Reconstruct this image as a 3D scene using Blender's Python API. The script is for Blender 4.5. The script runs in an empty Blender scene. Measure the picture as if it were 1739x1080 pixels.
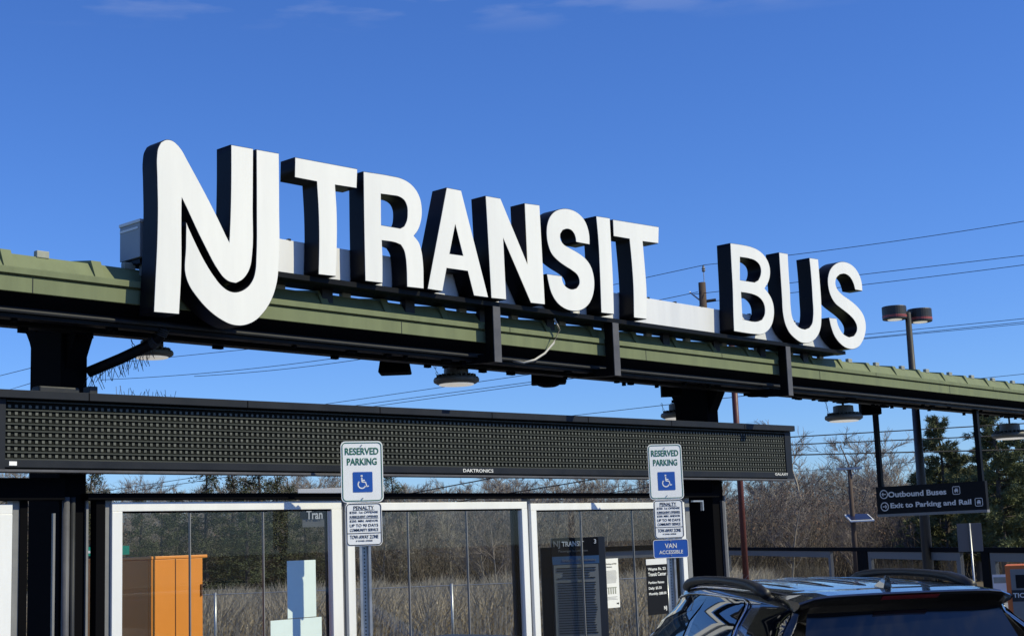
import bpy, math, random
from mathutils import Vector, Matrix
R = math.radians
C = bpy.context.scene.collection
random.seed(7)

# ------------------------------------------------------------------ camera
F = 2449.85; EYE = 1.9
def rotm(p, y, r):
    cy, sy, cp, sp, cr, sr = math.cos(y), math.sin(y), math.cos(p), math.sin(p), math.cos(r), math.sin(r)
    return (Matrix(((cr, -sr, 0), (sr, cr, 0), (0, 0, 1))) @ Matrix(((1, 0, 0), (0, cp, -sp), (0, sp, cp)))
            @ Matrix(((cy, 0, sy), (0, 1, 0), (-sy, 0, cy))))
M = rotm(-.15477, -.83184, -.03818)
def w(v): return Vector((v[0], v[2], -v[1]))          # (right, down, in) -> (x, y, z)
cam_r, cam_d, cam_f = w(M[0]), w(M[1]), w(M[2])
cam = bpy.data.objects.new('camera', bpy.data.cameras.new('camera')); C.objects.link(cam)
mw = Matrix((cam_r, -cam_d, -cam_f)).transposed().to_4x4(); mw.translation = (0, 0, EYE)
cam.matrix_world = mw
cam.data.sensor_width = 36; cam.data.lens = 36 * F / 1739; cam.data.clip_end = 3000; cam.data.clip_start = .05
bpy.context.scene.camera = cam
O = Vector((0, 0, EYE))
def ray(u, v): return (cam_r * (u - 869.5) + cam_d * (v - 540) + cam_f * F) / F     # depth 1
def dp(u, v, D): return O + ray(u, v) * D
def aY(u, v, Y): d = ray(u, v); return O + d * (Y / d.y)
def aX(u, v, X): d = ray(u, v); return O + d * (X / d.x)
def aZ(u, v, z): d = ray(u, v); return O + d * ((z - EYE) / d.z)
fh = Vector((cam_f.x, cam_f.y, 0)).normalized(); rh = Vector((fh.y, -fh.x, 0))

# ------------------------------------------------------------------ world, sun
SD = Vector((-.56, 1, -.98)).normalized()
el = math.asin(-SD.z); az = math.atan2(-SD.x, -SD.y)
W = bpy.data.worlds.new('World'); bpy.context.scene.world = W; W.use_nodes = True
nt = W.node_tree; nt.nodes.clear()
def N(nt, t, **k):
    n = nt.nodes.new(t)
    for a, b in k.items():
        if a.startswith('i_'): n.inputs[a[2:].replace('_', ' ')].default_value = b
        else: setattr(n, a, b)
    return n
sky = N(nt, 'ShaderNodeTexSky', sky_type='NISHITA', sun_disc=False, sun_elevation=el, sun_rotation=az, air_density=1.0, dust_density=0.1, ozone_density=2.2, altitude=50)
hs = N(nt, 'ShaderNodeHueSaturation', i_Saturation=1.12)
bg = N(nt, 'ShaderNodeBackground'); bg.inputs['Strength'].default_value = .118
out = N(nt, 'ShaderNodeOutputWorld')
tc = N(nt, 'ShaderNodeTexCoord'); mp = N(nt, 'ShaderNodeMapping'); mp.inputs['Scale'].default_value = (6, 6, 30); mp.inputs['Location'].default_value = (2.3, -1.1, 0.4)
no = N(nt, 'ShaderNodeTexNoise'); no.inputs['Scale'].default_value = 2.2; no.inputs['Detail'].default_value = 7
sx = N(nt, 'ShaderNodeSeparateXYZ')
m1 = N(nt, 'ShaderNodeMapRange', i_From_Min=.342, i_From_Max=.372); m2 = N(nt, 'ShaderNodeMapRange', i_From_Min=.50, i_From_Max=.66)
mu = N(nt, 'ShaderNodeMath', operation='MULTIPLY'); mu2 = N(nt, 'ShaderNodeMath', operation='MULTIPLY'); mu2.inputs[1].default_value = .36
mx = N(nt, 'ShaderNodeMixRGB'); mx.inputs['Color2'].default_value = (3.6, 4.2, 6.2, 1)
L = nt.links.new
gr = N(nt, 'ShaderNodeMixRGB', blend_type='MULTIPLY'); gr.inputs['Fac'].default_value = 1; gr.inputs['Color2'].default_value = (.52, .76, 1.28, 1)
L(sky.outputs[0], hs.inputs['Color']); L(hs.outputs[0], gr.inputs['Color1']); L(gr.outputs[0], mx.inputs['Color1']); L(tc.outputs['Generated'], mp.inputs[0]); L(mp.outputs[0], no.inputs['Vector'])
L(tc.outputs['Generated'], sx.inputs[0]); L(sx.outputs['Z'], m1.inputs['Value']); L(no.outputs['Fac'], m2.inputs['Value'])
L(m1.outputs[0], mu.inputs[0]); L(m2.outputs[0], mu.inputs[1]); L(mu.outputs[0], mu2.inputs[0]); L(mu2.outputs[0], mx.inputs['Fac'])
L(mx.outputs[0], bg.inputs['Color']); L(bg.outputs[0], out.inputs['Surface'])
sl = bpy.data.lights.new('sun', 'SUN'); sl.energy = 4.5; sl.angle = R(.5); sl.color = (1, .93, .66)
so = bpy.data.objects.new('sun', sl); C.objects.link(so); so.rotation_euler = SD.to_track_quat('-Z', 'Y').to_euler(); so.location = (0, -20, 30)
sc = bpy.context.scene
sc.view_settings.view_transform = 'Standard'; sc.view_settings.look = 'None'; sc.view_settings.exposure = 0.0; sc.view_settings.gamma = 1
sc.render.engine = 'CYCLES'; sc.cycles.transparent_max_bounces = 24

# ------------------------------------------------------------------ materials
def mat(name, col, rough=.6, metal=0, coat=0, var=0, vs=6, bump=0, bs=40, emis=None, rnd=0, spec=None, streak=False):
    m = bpy.data.materials.new(name); m.use_nodes = True; nt = m.node_tree; b = nt.nodes['Principled BSDF']; L = nt.links.new
    b.inputs['Base Color'].default_value = (*col, 1); b.inputs['Roughness'].default_value = rough
    b.inputs['Metallic'].default_value = metal; b.inputs['Coat Weight'].default_value = coat
    if spec is not None: b.inputs['Specular IOR Level'].default_value = spec
    last = None
    if var:
        t = N(nt, 'ShaderNodeTexCoord'); mp = N(nt, 'ShaderNodeMapping'); n = N(nt, 'ShaderNodeTexNoise'); n.inputs['Scale'].default_value = vs; n.inputs['Detail'].default_value = 6; n.inputs['Roughness'].default_value = .65
        if streak: mp.inputs['Scale'].default_value = (1, 1, .12)
        L(t.outputs['Object'], mp.inputs[0]); L(mp.outputs[0], n.inputs['Vector'])
        r = N(nt, 'ShaderNodeMapRange', i_From_Min=.3, i_From_Max=.7, i_To_Min=1 - var, i_To_Max=1 + var); L(n.outputs['Fac'], r.inputs['Value'])
        h = N(nt, 'ShaderNodeHueSaturation'); h.inputs['Color'].default_value = (*col, 1); L(r.outputs[0], h.inputs['Value'])
        L(h.outputs[0], b.inputs['Base Color']); last = h
        r2 = N(nt, 'ShaderNodeMapRange', i_From_Min=.3, i_From_Max=.7, i_To_Min=max(.02, rough * .8), i_To_Max=min(1, rough * 1.2)); L(n.outputs['Fac'], r2.inputs['Value']); L(r2.outputs[0], b.inputs['Roughness'])
    if rnd:
        oi = N(nt, 'ShaderNodeObjectInfo'); r = N(nt, 'ShaderNodeMapRange', i_To_Min=1 - rnd, i_To_Max=1 + rnd); L(oi.outputs['Random'], r.inputs['Value'])
        h = N(nt, 'ShaderNodeHueSaturation'); h.inputs['Color'].default_value = (*col, 1)
        if last: L(last.outputs[0], h.inputs['Color'])
        L(r.outputs[0], h.inputs['Value']); r3 = N(nt, 'ShaderNodeMapRange', i_To_Min=.475, i_To_Max=.525); L(oi.outputs['Random'], r3.inputs['Value']); L(r3.outputs[0], h.inputs['Hue'])
        L(h.outputs[0], b.inputs['Base Color'])
    if bump:
        t = N(nt, 'ShaderNodeTexCoord'); n = N(nt, 'ShaderNodeTexNoise'); n.inputs['Scale'].default_value = bs; n.inputs['Detail'].default_value = 4
        bp = N(nt, 'ShaderNodeBump'); bp.inputs['Strength'].default_value = bump; bp.inputs['Distance'].default_value = .01
        L(t.outputs['Object'], n.inputs['Vector']); L(n.outputs['Fac'], bp.inputs['Height']); L(bp.outputs[0], b.inputs['Normal'])
    if emis: b.inputs['Emission Color'].default_value = (*emis[0], 1); b.inputs['Emission Strength'].default_value = emis[1]
    return m
def glass(name, tint, gloss=(1, 1, 1), f=1.45):
    m = bpy.data.materials.new(name); m.use_nodes = True; nt = m.node_tree; nt.nodes.clear(); L = nt.links.new
    o = N(nt, 'ShaderNodeOutputMaterial'); t = N(nt, 'ShaderNodeBsdfTransparent'); t.inputs[0].default_value = (*tint, 1)
    g = N(nt, 'ShaderNodeBsdfGlossy'); g.inputs['Roughness'].default_value = .01; g.inputs[0].default_value = (*gloss, 1)
    fr = N(nt, 'ShaderNodeFresnel'); fr.inputs[0].default_value = f; mx = N(nt, 'ShaderNodeMixShader')
    ge = N(nt, 'ShaderNodeNewGeometry'); iv = N(nt, 'ShaderNodeMath', operation='SUBTRACT'); iv.inputs[0].default_value = 1; L(ge.outputs['Backfacing'], iv.inputs[1])
    ml = N(nt, 'ShaderNodeMath', operation='MULTIPLY'); L(fr.outputs[0], ml.inputs[0]); L(iv.outputs[0], ml.inputs[1]); L(ml.outputs[0], mx.inputs[0]); L(t.outputs[0], mx.inputs[1]); L(g.outputs[0], mx.inputs[2]); L(mx.outputs[0], o.inputs[0]); return m
m_black = mat('black_paint', (.004, .0045, .006), .5, var=.4, vs=5, bump=.05, spec=.12)
m_blackm = mat('black_matte', (.003, .003, .004), .8, spec=.05)
m_side = mat('letter_return', (.007, .007, .010), .4, var=.3, vs=3, spec=.12)
m_face = mat('letter_face', (.80, .79, .745), .35, var=.05, vs=4, streak=True)
m_race = mat('raceway_paint', (.72, .72, .72), .45, var=.07, vs=5, streak=True)
m_green = mat('green_metal', (.176, .203, .112), .6, spec=.12, var=.12, vs=7, streak=True)
m_clip = mat('clip_metal', (.30, .31, .26), .6, var=.2)
m_steel = mat('galvanised', (.42, .43, .44), .38, metal=.6, var=.2, vs=9)
m_alu = mat('white_frame', (.80, .80, .79), .42, var=.06, vs=5, streak=True)
m_grey = mat('grey_frame', (.19, .19, .19), .5, var=.12)
m_dgrey = mat('dark_grey_frame', (.030, .032, .036), .5, var=.15, spec=.2)
m_brkt = mat('bracket_grey', (.10, .10, .11), .5, var=.2, spec=.2)
m_led = mat('display_housing', (.017, .020, .027), .55, var=.2, vs=4, spec=.15)
m_louv = mat('display_louver', (.052, .058, .053), .6, spec=.15)
m_pix = mat('display_pixel', (.115, .12, .105), .5, var=.4, vs=30, spec=.2)
m_ledback = mat('display_back', (.006, .007, .006), .7, spec=.1)
m_white = mat('white_paint', (.80, .80, .78), .5)
m_sheet = mat('sign_sheeting', (.93, .93, .92), .5, var=.03)
m_sgreen = mat('sign_green', (.01, .14, .075), .5)
m_sblack = mat('sign_black', (.008, .008, .010), .55, spec=.15)
m_sblue = mat('sign_blue', (.008, .085, .42), .45)
m_orange = mat('orange_paint', (.90, .30, .035), .42, var=.05, vs=3)
m_brown = mat('brown_trim', (.10, .03, .006), .6)
m_navy = mat('kiosk_navy', (.02, .024, .032), .5)
m_poster = mat('poster_grey', (.17, .18, .18), .6)
m_posterb = mat('poster_blue', (.03, .09, .2), .6)
m_paper = mat('paper', (.72, .80, .77), .8, var=.03)
m_paperw = mat('white_paper', (.80, .80, .78), .8, var=.02)
m_cyan = mat('pale_notice', (.66, .77, .75), .7, var=.03)
m_glass = glass('window_glass', (.93, .945, .94), (.7, .7, .7))
m_red = mat('red_brown_pole', (.10, .022, .016), .5, var=.15)
m_pole = mat('lamp_pole_paint', (.022, .022, .024), .5, var=.15)
m_band = mat('red_band', (.5, .09, .09), .5)
m_lens = mat('lamp_lens', (.85, .85, .82), .3, emis=((1, .95, .85), .4))
m_lamp = mat('lamp_housing', (.12, .12, .108), .5, var=.2)
m_wood = mat('utility_pole_wood', (.07, .046, .034), .9, var=.3, vs=8, streak=True)
m_wire = mat('cable_black', (.012, .012, .014), .6)
m_cable = mat('cable_grey', (.48, .46, .42), .5)
m_paint = mat('car_paint', (.008, .009, .012), .22, coat=1, spec=.6)
m_carglass = mat('car_glass', (.004, .005, .007), .03, spec=.9)
m_chrome = mat('chrome', (.75, .76, .78), .14, metal=1)
m_plast = mat('car_trim', (.012, .012, .013), .5)
m_brake = mat('brake_light', (.22, .008, .012), .25)
m_rub = mat('tyre_rubber', (.015, .015, .015), .8)
m_rim = mat('alloy_rim', (.4, .4, .42), .3, metal=.9)
m_asph = mat('asphalt', (.05, .05, .052), .9, var=.2, vs=3, bump=.4)
m_conc = mat('concrete', (.33, .32, .30), .9, var=.12, vs=3, bump=.2)
m_earth = mat('earth', (.11, .085, .05), 1, var=.3, vs=.4)
m_bark = mat('bark_grey', (.25, .215, .18), .9, rnd=.28)
m_barkd = mat('bark_dark', (.075, .06, .05), .9, rnd=.2)
m_reed = mat('dry_reed', (.47, .385, .265), .9, var=.6, vs=14)
m_leafb = mat('dry_leaves', (.17, .10, .065), .9, var=.45, vs=3)
m_twig = mat('thicket_twigs', (.085, .068, .052), .9, var=.4, vs=4)
m_nee = mat('conifer_needles', (.052, .056, .020), .8, var=.5, vs=2.5, rnd=.25)
m_need = mat('pine_needles', (.10, .105, .042), .8, var=.5, vs=2.5, rnd=.2)
m_solar = mat('solar_cells', (.02, .025, .06), .2)
m_signg = mat('street_sign_green', (.0, .25, .16), .5)
m_sgrey = mat('sign_back_grey', (.12, .12, .12), .55, metal=.3)
m_tape = mat('label_tint', (.9, .9, .9), .5)

# ------------------------------------------------------------------ mesh helpers
class MB:
    def __init__(s): s.v = []; s.f = []; s.sm = False
    def add(s, vs, fs):
        n = len(s.v); s.v += [Vector(p) for p in vs]; s.f += [[i + n for i in f] for f in fs]; return s
    def box(s, x0, x1, y0, y1, z0, z1):
        return s.add([(x, y, z) for z in (z0, z1) for y in (y0, y1) for x in (x0, x1)],
                     [(0, 2, 3, 1), (4, 5, 7, 6), (0, 1, 5, 4), (2, 6, 7, 3), (0, 4, 6, 2), (1, 3, 7, 5)])
    def obox(s, c, r, f, a, b, d0, d1):          # c base point, r right, f forward: width a each side, depth d0..d1, height b=(z0,z1)
        c, r, f = Vector(c), Vector(r), Vector(f); z = Vector((0, 0, 1))
        P = [c + r * x + f * y + z * h for h in b for y in (d0, d1) for x in a]
        return s.add(P, [(0, 2, 3, 1), (4, 5, 7, 6), (0, 1, 5, 4), (2, 6, 7, 3), (0, 4, 6, 2), (1, 3, 7, 5)])
    def tube(s, P, r, n=8, cap=True, flat=None):
        P = [Vector(p) for p in P]; k = len(P); rr = r if isinstance(r, (list, tuple)) else [r] * k; vs = []; fs = []
        for i, p in enumerate(P):
            t = (P[min(i + 1, k - 1)] - P[max(i - 1, 0)]).normalized()
            up = flat if flat is not None else (Vector((0, 0, 1)) if abs(t.z) < .9 else Vector((1, 0, 0)))
            a = t.cross(up).normalized(); b = a.cross(t).normalized()
            kb = .2 if flat is not None else 1
            for j in range(n):
                q = 2 * math.pi * j / n; vs.append(p + a * (rr[i] * math.cos(q)) + b * (rr[i] * math.sin(q) * kb))
        for i in range(k - 1):
            for j in range(n): fs.append((i * n + j, i * n + (j + 1) % n, (i + 1) * n + (j + 1) % n, (i + 1) * n + j))
        if cap: fs.append(tuple(reversed(range(n)))); fs.append(tuple(range((k - 1) * n, k * n)))
        return s.add(vs, fs)
    def lathe(s, c, prof, n=28):
        c = Vector(c); vs = []; fs = []
        for (r, z) in prof:
            for j in range(n): q = 2 * math.pi * j / n; vs.append(c + Vector((r * math.cos(q), r * math.sin(q), z)))
        for i in range(len(prof) - 1):
            for j in range(n): fs.append((i * n + j, i * n + (j + 1) % n, (i + 1) * n + (j + 1) % n, (i + 1) * n + j))
        fs.append(tuple(reversed(range(n)))); fs.append(tuple(range((len(prof) - 1) * n, len(prof) * n)))
        return s.add(vs, fs)
    def prism(s, poly, vec):
        k = len(poly); P = [Vector(p) for p in poly]; V = Vector(vec)
        return s.add(P + [p + V for p in P], [tuple(range(k)), tuple(reversed(range(k, 2 * k)))] + [(i, i + k, (i + 1) % k + k, (i + 1) % k) for i in range(k)])
def tag(o, label=None, cat=None, group=None, kind=None):
    for k, v in (('label', label), ('category', cat), ('group', group), ('kind', kind)):
        if v: o[k] = v
    return o
def link(name, mb, m, parent=None, smooth=False, bevel=0, loc=None):
    me = bpy.data.meshes.new(name); off = Vector(loc) if loc is not None else (parent_off(parent) if parent else Vector((0, 0, 0)))
    me.from_pydata([p - off for p in mb.v], [], mb.f); me.materials.append(m)
    if smooth:
        for p in me.polygons: p.use_smooth = True
    o = bpy.data.objects.new(name, me); C.objects.link(o)
    if parent: o.parent = parent
    elif loc is not None: o.location = loc
    if bevel:
        b = o.modifiers.new('b', 'BEVEL'); b.width = bevel; b.segments = 2; b.limit_method = 'ANGLE'
    return o
def parent_off(p):
    o = Vector((0, 0, 0))
    while p: o += Vector(p.location); p = p.parent
    return o
def thing(name, loc, label, cat, group=None):
    o = bpy.data.objects.new(name, None); C.objects.link(o); o.location = loc; o.empty_display_size = .2
    return tag(o, label, cat, group)
def inset(poly, d):
    n = len(poly); A = sum(poly[i][0] * poly[(i + 1) % n][1] - poly[(i + 1) % n][0] * poly[i][1] for i in range(n)); s = 1 if A > 0 else -1; out = []
    for i in range(n):
        a, b, c = Vector(poly[i - 1]), Vector(poly[i]), Vector(poly[(i + 1) % n]); e1 = (b - a).normalized(); e2 = (c - b).normalized()
        n1 = Vector((-e1.y, e1.x)) * s; n2 = Vector((-e2.y, e2.x)) * s; m = n1 + n2
        m = n1 if m.length < .2 else m.normalized(); k = d / max(.45, m.dot(n1)); out.append(b + m * k)
    return out
def smoothpoly(P, lim=34, seg=5):
    P = [Vector(p) for p in P]; n = len(P)
    def corner(i):
        a = (P[i] - P[i - 1]); b = (P[(i + 1) % n] - P[i]); return math.degrees(a.angle(b)) > lim
    cor = [corner(i) for i in range(n)]; out = []
    for i in range(n):
        j = (i + 1) % n; p1, p2 = P[i], P[j]; out.append(p1)
        if cor[i] and cor[j]: continue
        L = (p2 - p1).length
        def tan(k, a, b, c):
            if cor[k]: return p2 - p1
            t = (c - b).normalized() * (b - a).length + (b - a).normalized() * (c - b).length
            return t.normalized() * L if t.length else p2 - p1
        t1 = tan(i, P[i - 1], P[i], P[j]); t2 = tan(j, P[i], P[j], P[(j + 1) % n])
        for q in range(1, seg):
            t = q / seg; out.append(p1 * (2*t**3 - 3*t*t + 1) + t1 * (t**3 - 2*t*t + t) + p2 * (-2*t**3 + 3*t*t) + t2 * (t**3 - t*t))
    return out
def flatshape(name, loops, org, ax, up, depth, m, parent=None, off=0):
    """filled 2D outline with holes, extruded back by depth; org/ax/up frame, normal = ax x up"""
    cu = bpy.data.curves.new(name, 'CURVE'); cu.dimensions = '2D'; cu.fill_mode = 'BOTH'; cu.extrude = depth / 2
    for lp in loops:
        sp = cu.splines.new('POLY'); sp.points.add(len(lp) - 1); sp.use_cyclic_u = True
        for k, p in enumerate(lp): sp.points[k].co = (p[0], p[1], 0, 1)
    return curve_to_mesh(name, cu, org, ax, up, m, parent, off - depth / 2)
def curve_to_mesh(name, cu, org, ax, up, m, parent, off, sxy=(1, 1)):
    t = bpy.data.objects.new('tmp', cu); C.objects.link(t); dg = bpy.context.evaluated_depsgraph_get(); dg.update()
    me = bpy.data.meshes.new_from_object(t.evaluated_get(dg)); bpy.data.objects.remove(t); bpy.data.curves.remove(cu)
    ax, up = Vector(ax), Vector(up); nn = ax.cross(up).normalized(); org = Vector(org); po = parent_off(parent) if parent else org
    for v in me.vertices: v.co = org + ax * (v.co.x * sxy[0]) + up * (v.co.y * sxy[1]) + nn * (v.co.z + off) - po
    me.name = name; me.materials.clear(); me.materials.append(m)
    o = bpy.data.objects.new(name, me); C.objects.link(o)
    if parent: o.parent = parent
    else: o.location = org
    return o
def text(s, org, ax, up, h, width, m, parent=None, off=.003, bold=0, name='lettering', align='CENTER', space=1.0):
    """text whose cap height is h and overall width is width, centred on org"""
    cu = bpy.data.curves.new('t', 'FONT'); cu.body = s; cu.align_x = 'LEFT'; cu.size = 1; cu.offset = bold; cu.extrude = .002; cu.space_line = space; cu.resolution_u = 3
    t = bpy.data.objects.new('tmp', cu); C.objects.link(t); dg = bpy.context.evaluated_depsgraph_get(); dg.update()
    me = bpy.data.meshes.new_from_object(t.evaluated_get(dg)); bpy.data.objects.remove(t); bpy.data.curves.remove(cu)
    xs = [v.co.x for v in me.vertices]; ys = [v.co.y for v in me.vertices]; x0, x1, y0, y1 = min(xs), max(xs), min(ys), max(ys)
    kx = width / (x1 - x0); ky = h / (y1 - y0); ax, up = Vector(ax), Vector(up); nn = ax.cross(up).normalized(); org = Vector(org)
    cx = (x0 + x1) / 2 if align == 'CENTER' else x0; po = parent_off(parent) if parent else org
    for v in me.vertices: v.co = org + ax * ((v.co.x - cx) * kx) + up * ((v.co.y - (y0 + y1) / 2) * ky) + nn * (v.co.z * .3 + off) - po
    me.materials.clear(); me.materials.append(m); me.name = name
    o = bpy.data.objects.new(name, me); C.objects.link(o)
    if parent: o.parent = parent
    return o
X3, Z3 = Vector((1, 0, 0)), Vector((0, 0, 1))

# ------------------------------------------------------------------ setting
g = MB().add([(-1500, -1500, 0), (1500, -1500, 0), (1500, 1500, 0), (-1500, 1500, 0)], [(0, 1, 2, 3)]); tag(link('ground', g, m_earth), kind='structure')
g = MB().add([(-40, -40, .004), (60, -40, .004), (60, 8.0, .004), (-40, 8.0, .004)], [(0, 1, 2, 3)]); tag(link('parking_lot', g, m_asph), kind='structure')
tag(link('pavement', MB().box(-20, 45, 8.0, 14.5, -.1, .14), m_conc, bevel=.02), kind='structure')
g = MB()
for k in range(12): x = 3 + k * 2.7; g.add([(x, 3, .008), (x + .1, 3, .008), (x + .1, 7.6, .008), (x, 7.6, .008)], [(0, 1, 2, 3)])
tag(link('parking_lines', g, m_white), kind='structure')

# ------------------------------------------------------------------ canopy
YF = 7.93; XL, XR = 1.0, 23.0
can = thing('bus_canopy', (8, 8.9, 0), 'long black and green metal canopy over the bus stop carrying the big letters', 'canopy')
link('fascia', MB().box(XL, XR, YF, YF + .03, 3.505, 3.597), m_green, can, bevel=.003)
link('fascia', MB().box(XL, XR, YF - .018, YF + .012, 3.611, 3.652), m_green, can, bevel=.003)
# small downward bend of the eave steps: joint lines between fascia sheets
for k in range(8): x = XL + .35 + k * 3.05; link('fascia_joint', MB().box(x, x + .005, YF - .0022, YF, 3.506, 3.596), m_dgrey, can); link('fascia_joint', MB().box(x + 1.2, x + 1.205, YF - .0202, YF - .018, 3.612, 3.651), m_dgrey, can)
link('underside', MB().prism([(XL, YF + .02, 3.50), (XL, YF + .1, 3.425), (XL, 8.55, 3.425), (XL, 10.4, 3.87), (XL, 10.4, 3.95), (XL, 8.3, 3.60), (XL, YF + .02, 3.60)], (XR - XL, 0, 0)), m_blackm, can)
link('roof_sheet', MB().prism([(XL, YF - .005, 3.655), (XL, YF + .065, 3.657), (XL, YF + .14, 3.765), (XL, YF + .45, 3.80), (XL, 10.5, 4.03), (XL, 10.5, 4.0), (XL, YF + .45, 3.75), (XL, YF + .02, 3.60)], (XR - XL, 0, 0)), m_green, can)
x = XL + .15; k = 0
while x < XR and k < 90:
    g = MB(); g.prism([(x, YF + .06, 3.66), (x, YF + .12, 3.782), (x, YF + .42, 3.825), (x, 10.5, 4.06), (x, 10.5, 4.02), (x, YF + .4, 3.76)], (.07, 0, 0))
    link('roof_seam', g, m_green, can); x += .62; k += 1
x = XL + .4; g = MB()
while x < XR: link('snow_guard', MB().box(x, x + .085, YF + .13, YF + .17, 3.76, 3.805), m_clip, can, bevel=.004); x += .62
for (y0, z0, z1, h) in ((8.02, 3.36, 3.43, .09), (8.22, 3.345, 3.43, .1)):
    link('beam', MB().box(XL, XR, y0, y0 + h, z0, z1), m_black, can, bevel=.004)
link('conduit', MB().tube([(XL, 8.0, 3.40), (XR, 8.0, 3.40)], .012, 6), m_dgrey, can)
random.seed(3)
for k in range(80):
    x = XL + 1.5 + random.random() * (XR - XL - 3); y = random.choice((8.26, 8.30, 8.07)); h = .012 + .02 * random.random(); l = .02 + .08 * random.random() ** 2
    link('fixing', MB().box(x, x + l, y - .02, y + .015, (3.345 if y > 8.15 else 3.36) - h, 3.37), m_blackm, can)
def column(u0, u1):
    X0 = aY(u0, 690, 8.85).x; X1 = aY(u1, 690, 8.45).x
    c = thing('steel_column', ((X0 + X1) / 2, 8.65, .14), '', 'column', 'black steel columns under the canopy')
    link('shaft', MB().box(X0, X1, 8.45, 8.85, .14, 3.42), m_blackm, c, bevel=.008)
    arc = [(X0 + .03, 8.84, 2.95)] + [(X0 + .03, 8.84 + .26 * (1 - math.cos(q * math.pi / 16)), 3.04 + .46 * math.sin(q * math.pi / 16)) for q in range(9)] + [(X0 + .03, 8.84, 3.5)]
    link('haunch', MB().prism(arc[1:], (X1 - X0 - .06, 0, 0)), m_blackm, c)
    link('haunch', MB().prism([(X0 + .03, 8.46, 3.42), (X0 + .03, 8.46, 3.12), (X0 + .03, 8.30, 3.40), (X0 + .03, 8.1, 3.42)], (X1 - X0 - .06, 0, 0)), m_blackm, c)
    link('base_plate', MB().box(X0 - .08, X1 + .08, 8.37, 8.93, .14, .17), m_dgrey, c)
    return c, X0, X1
c1, A0, A1 = column(50, 148); c1['label'] = 'black steel column at the left, below the letter N, with curved bracket and pipes'
for i, up in enumerate((111, 122.5)):
    xp = aY(up, 960, 8.415).x; link('pipe', MB().tube([(xp, 8.415, .14), (xp, 8.415, 2.30)], .017 if i else .024, 12), m_dgrey if i else m_brkt, c1, smooth=True)
xe = aY(90, 960, 8.44).x; link('pale_strip', MB().box(xe - .008, xe + .008, 8.43, 8.449, .15, 2.2), m_grey, c1)
link('pale_strip', MB().box(A1 - .012, A1 + .004, 8.43, 8.449, .15, 2.32), m_grey, c1)
c2, B0, B1 = column(1146, 1219); c2['label'] = 'black steel column right of the second parking sign, under the display end'
link('pale_strip', MB().box(B1 - .014, B1 + .005, 8.43, 8.449, .15, 2.3), m_grey, c2)  # light catching the column's right edge, painted as a grey strip
link('cover_plate', MB().box(B0 + .13, B0 + .17, 8.42, 8.449, .15, 2.25), m_brkt, c2)
# third column, right beyond sign
# ------------------------------------------------------------------ raceway, brackets
YR = 7.915
rw = thing('sign_raceway', (10, 8, 3.8), 'long pale grey metal box beam behind the letters, above the green roof edge', 'raceway')
xl = aY(300, 440, YR).x; xr = aY(1420, 590, YR).x
segs = [xl, 7.55, 9.55, 11.62, xr]; zt0, zt1, zb = 4.085, 4.115, 3.848
for a, b in zip(segs, segs[1:]):
    link('panel', MB().box(a + .0015, b - .0015, YR, YR + .02, zb, zt0 + (a + b) / 2 * .0), m_race, rw, bevel=.002)
link('panel_top', MB().box(xl, xr, YR + .021, YR + .20, 4.05, 4.084), m_race, rw)
link('back_channel', MB().box(xl, xr, YR + .021, YR + .20, 3.79, 4.05), m_side, rw)
link('bottom_rail', MB().box(xl, xr, YR - .11, YR - .002, 3.785, 3.822), m_black, rw)
x = xl + .1
while x < xr: link('clip', MB().box(x, x + .02, YR - .002, YR + .03, 4.083, 4.097), m_dgrey, rw); x += .42
x = xl + .5
while x < xr:
    link('mounting_foot', MB().box(x, x + .1, 8.02, 8.06, 3.66, 3.80), m_dgrey, rw); x += .83
for i, (u, v, lab) in enumerate(((849, 614, 'grey-edged steel bracket under the letter N of the long word'), (1052, 637, 'grey-edged steel bracket under the final T of the long word'), (1346, 671, 'grey-edged steel bracket under the letter U of the short word'))):
    p = aY(u, v, 7.785); b = thing('sign_bracket', (p.x, 7.84, p.z), lab, 'bracket', 'brackets carrying the letters in front of the roof edge')
    link('upright', MB().box(p.x - .038, p.x + .038, 7.81, 7.90, p.z, 3.784), m_black, b)
    link('sunlit_front', MB().box(p.x - .042, p.x + .042, 7.80, 7.8095, p.z - .002, 3.784), m_brkt, b, bevel=.002)  # greyer than the black upright: sunlight on the front put into the colour
    link('arm', MB().prism([(p.x - .04, 7.9005, p.z), (p.x - .04, 7.9005, p.z + .07), (p.x - .04, 8.3, 3.43), (p.x - .04, 8.3, p.z + .03)], (.08, 0, 0)), m_black, b)

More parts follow.
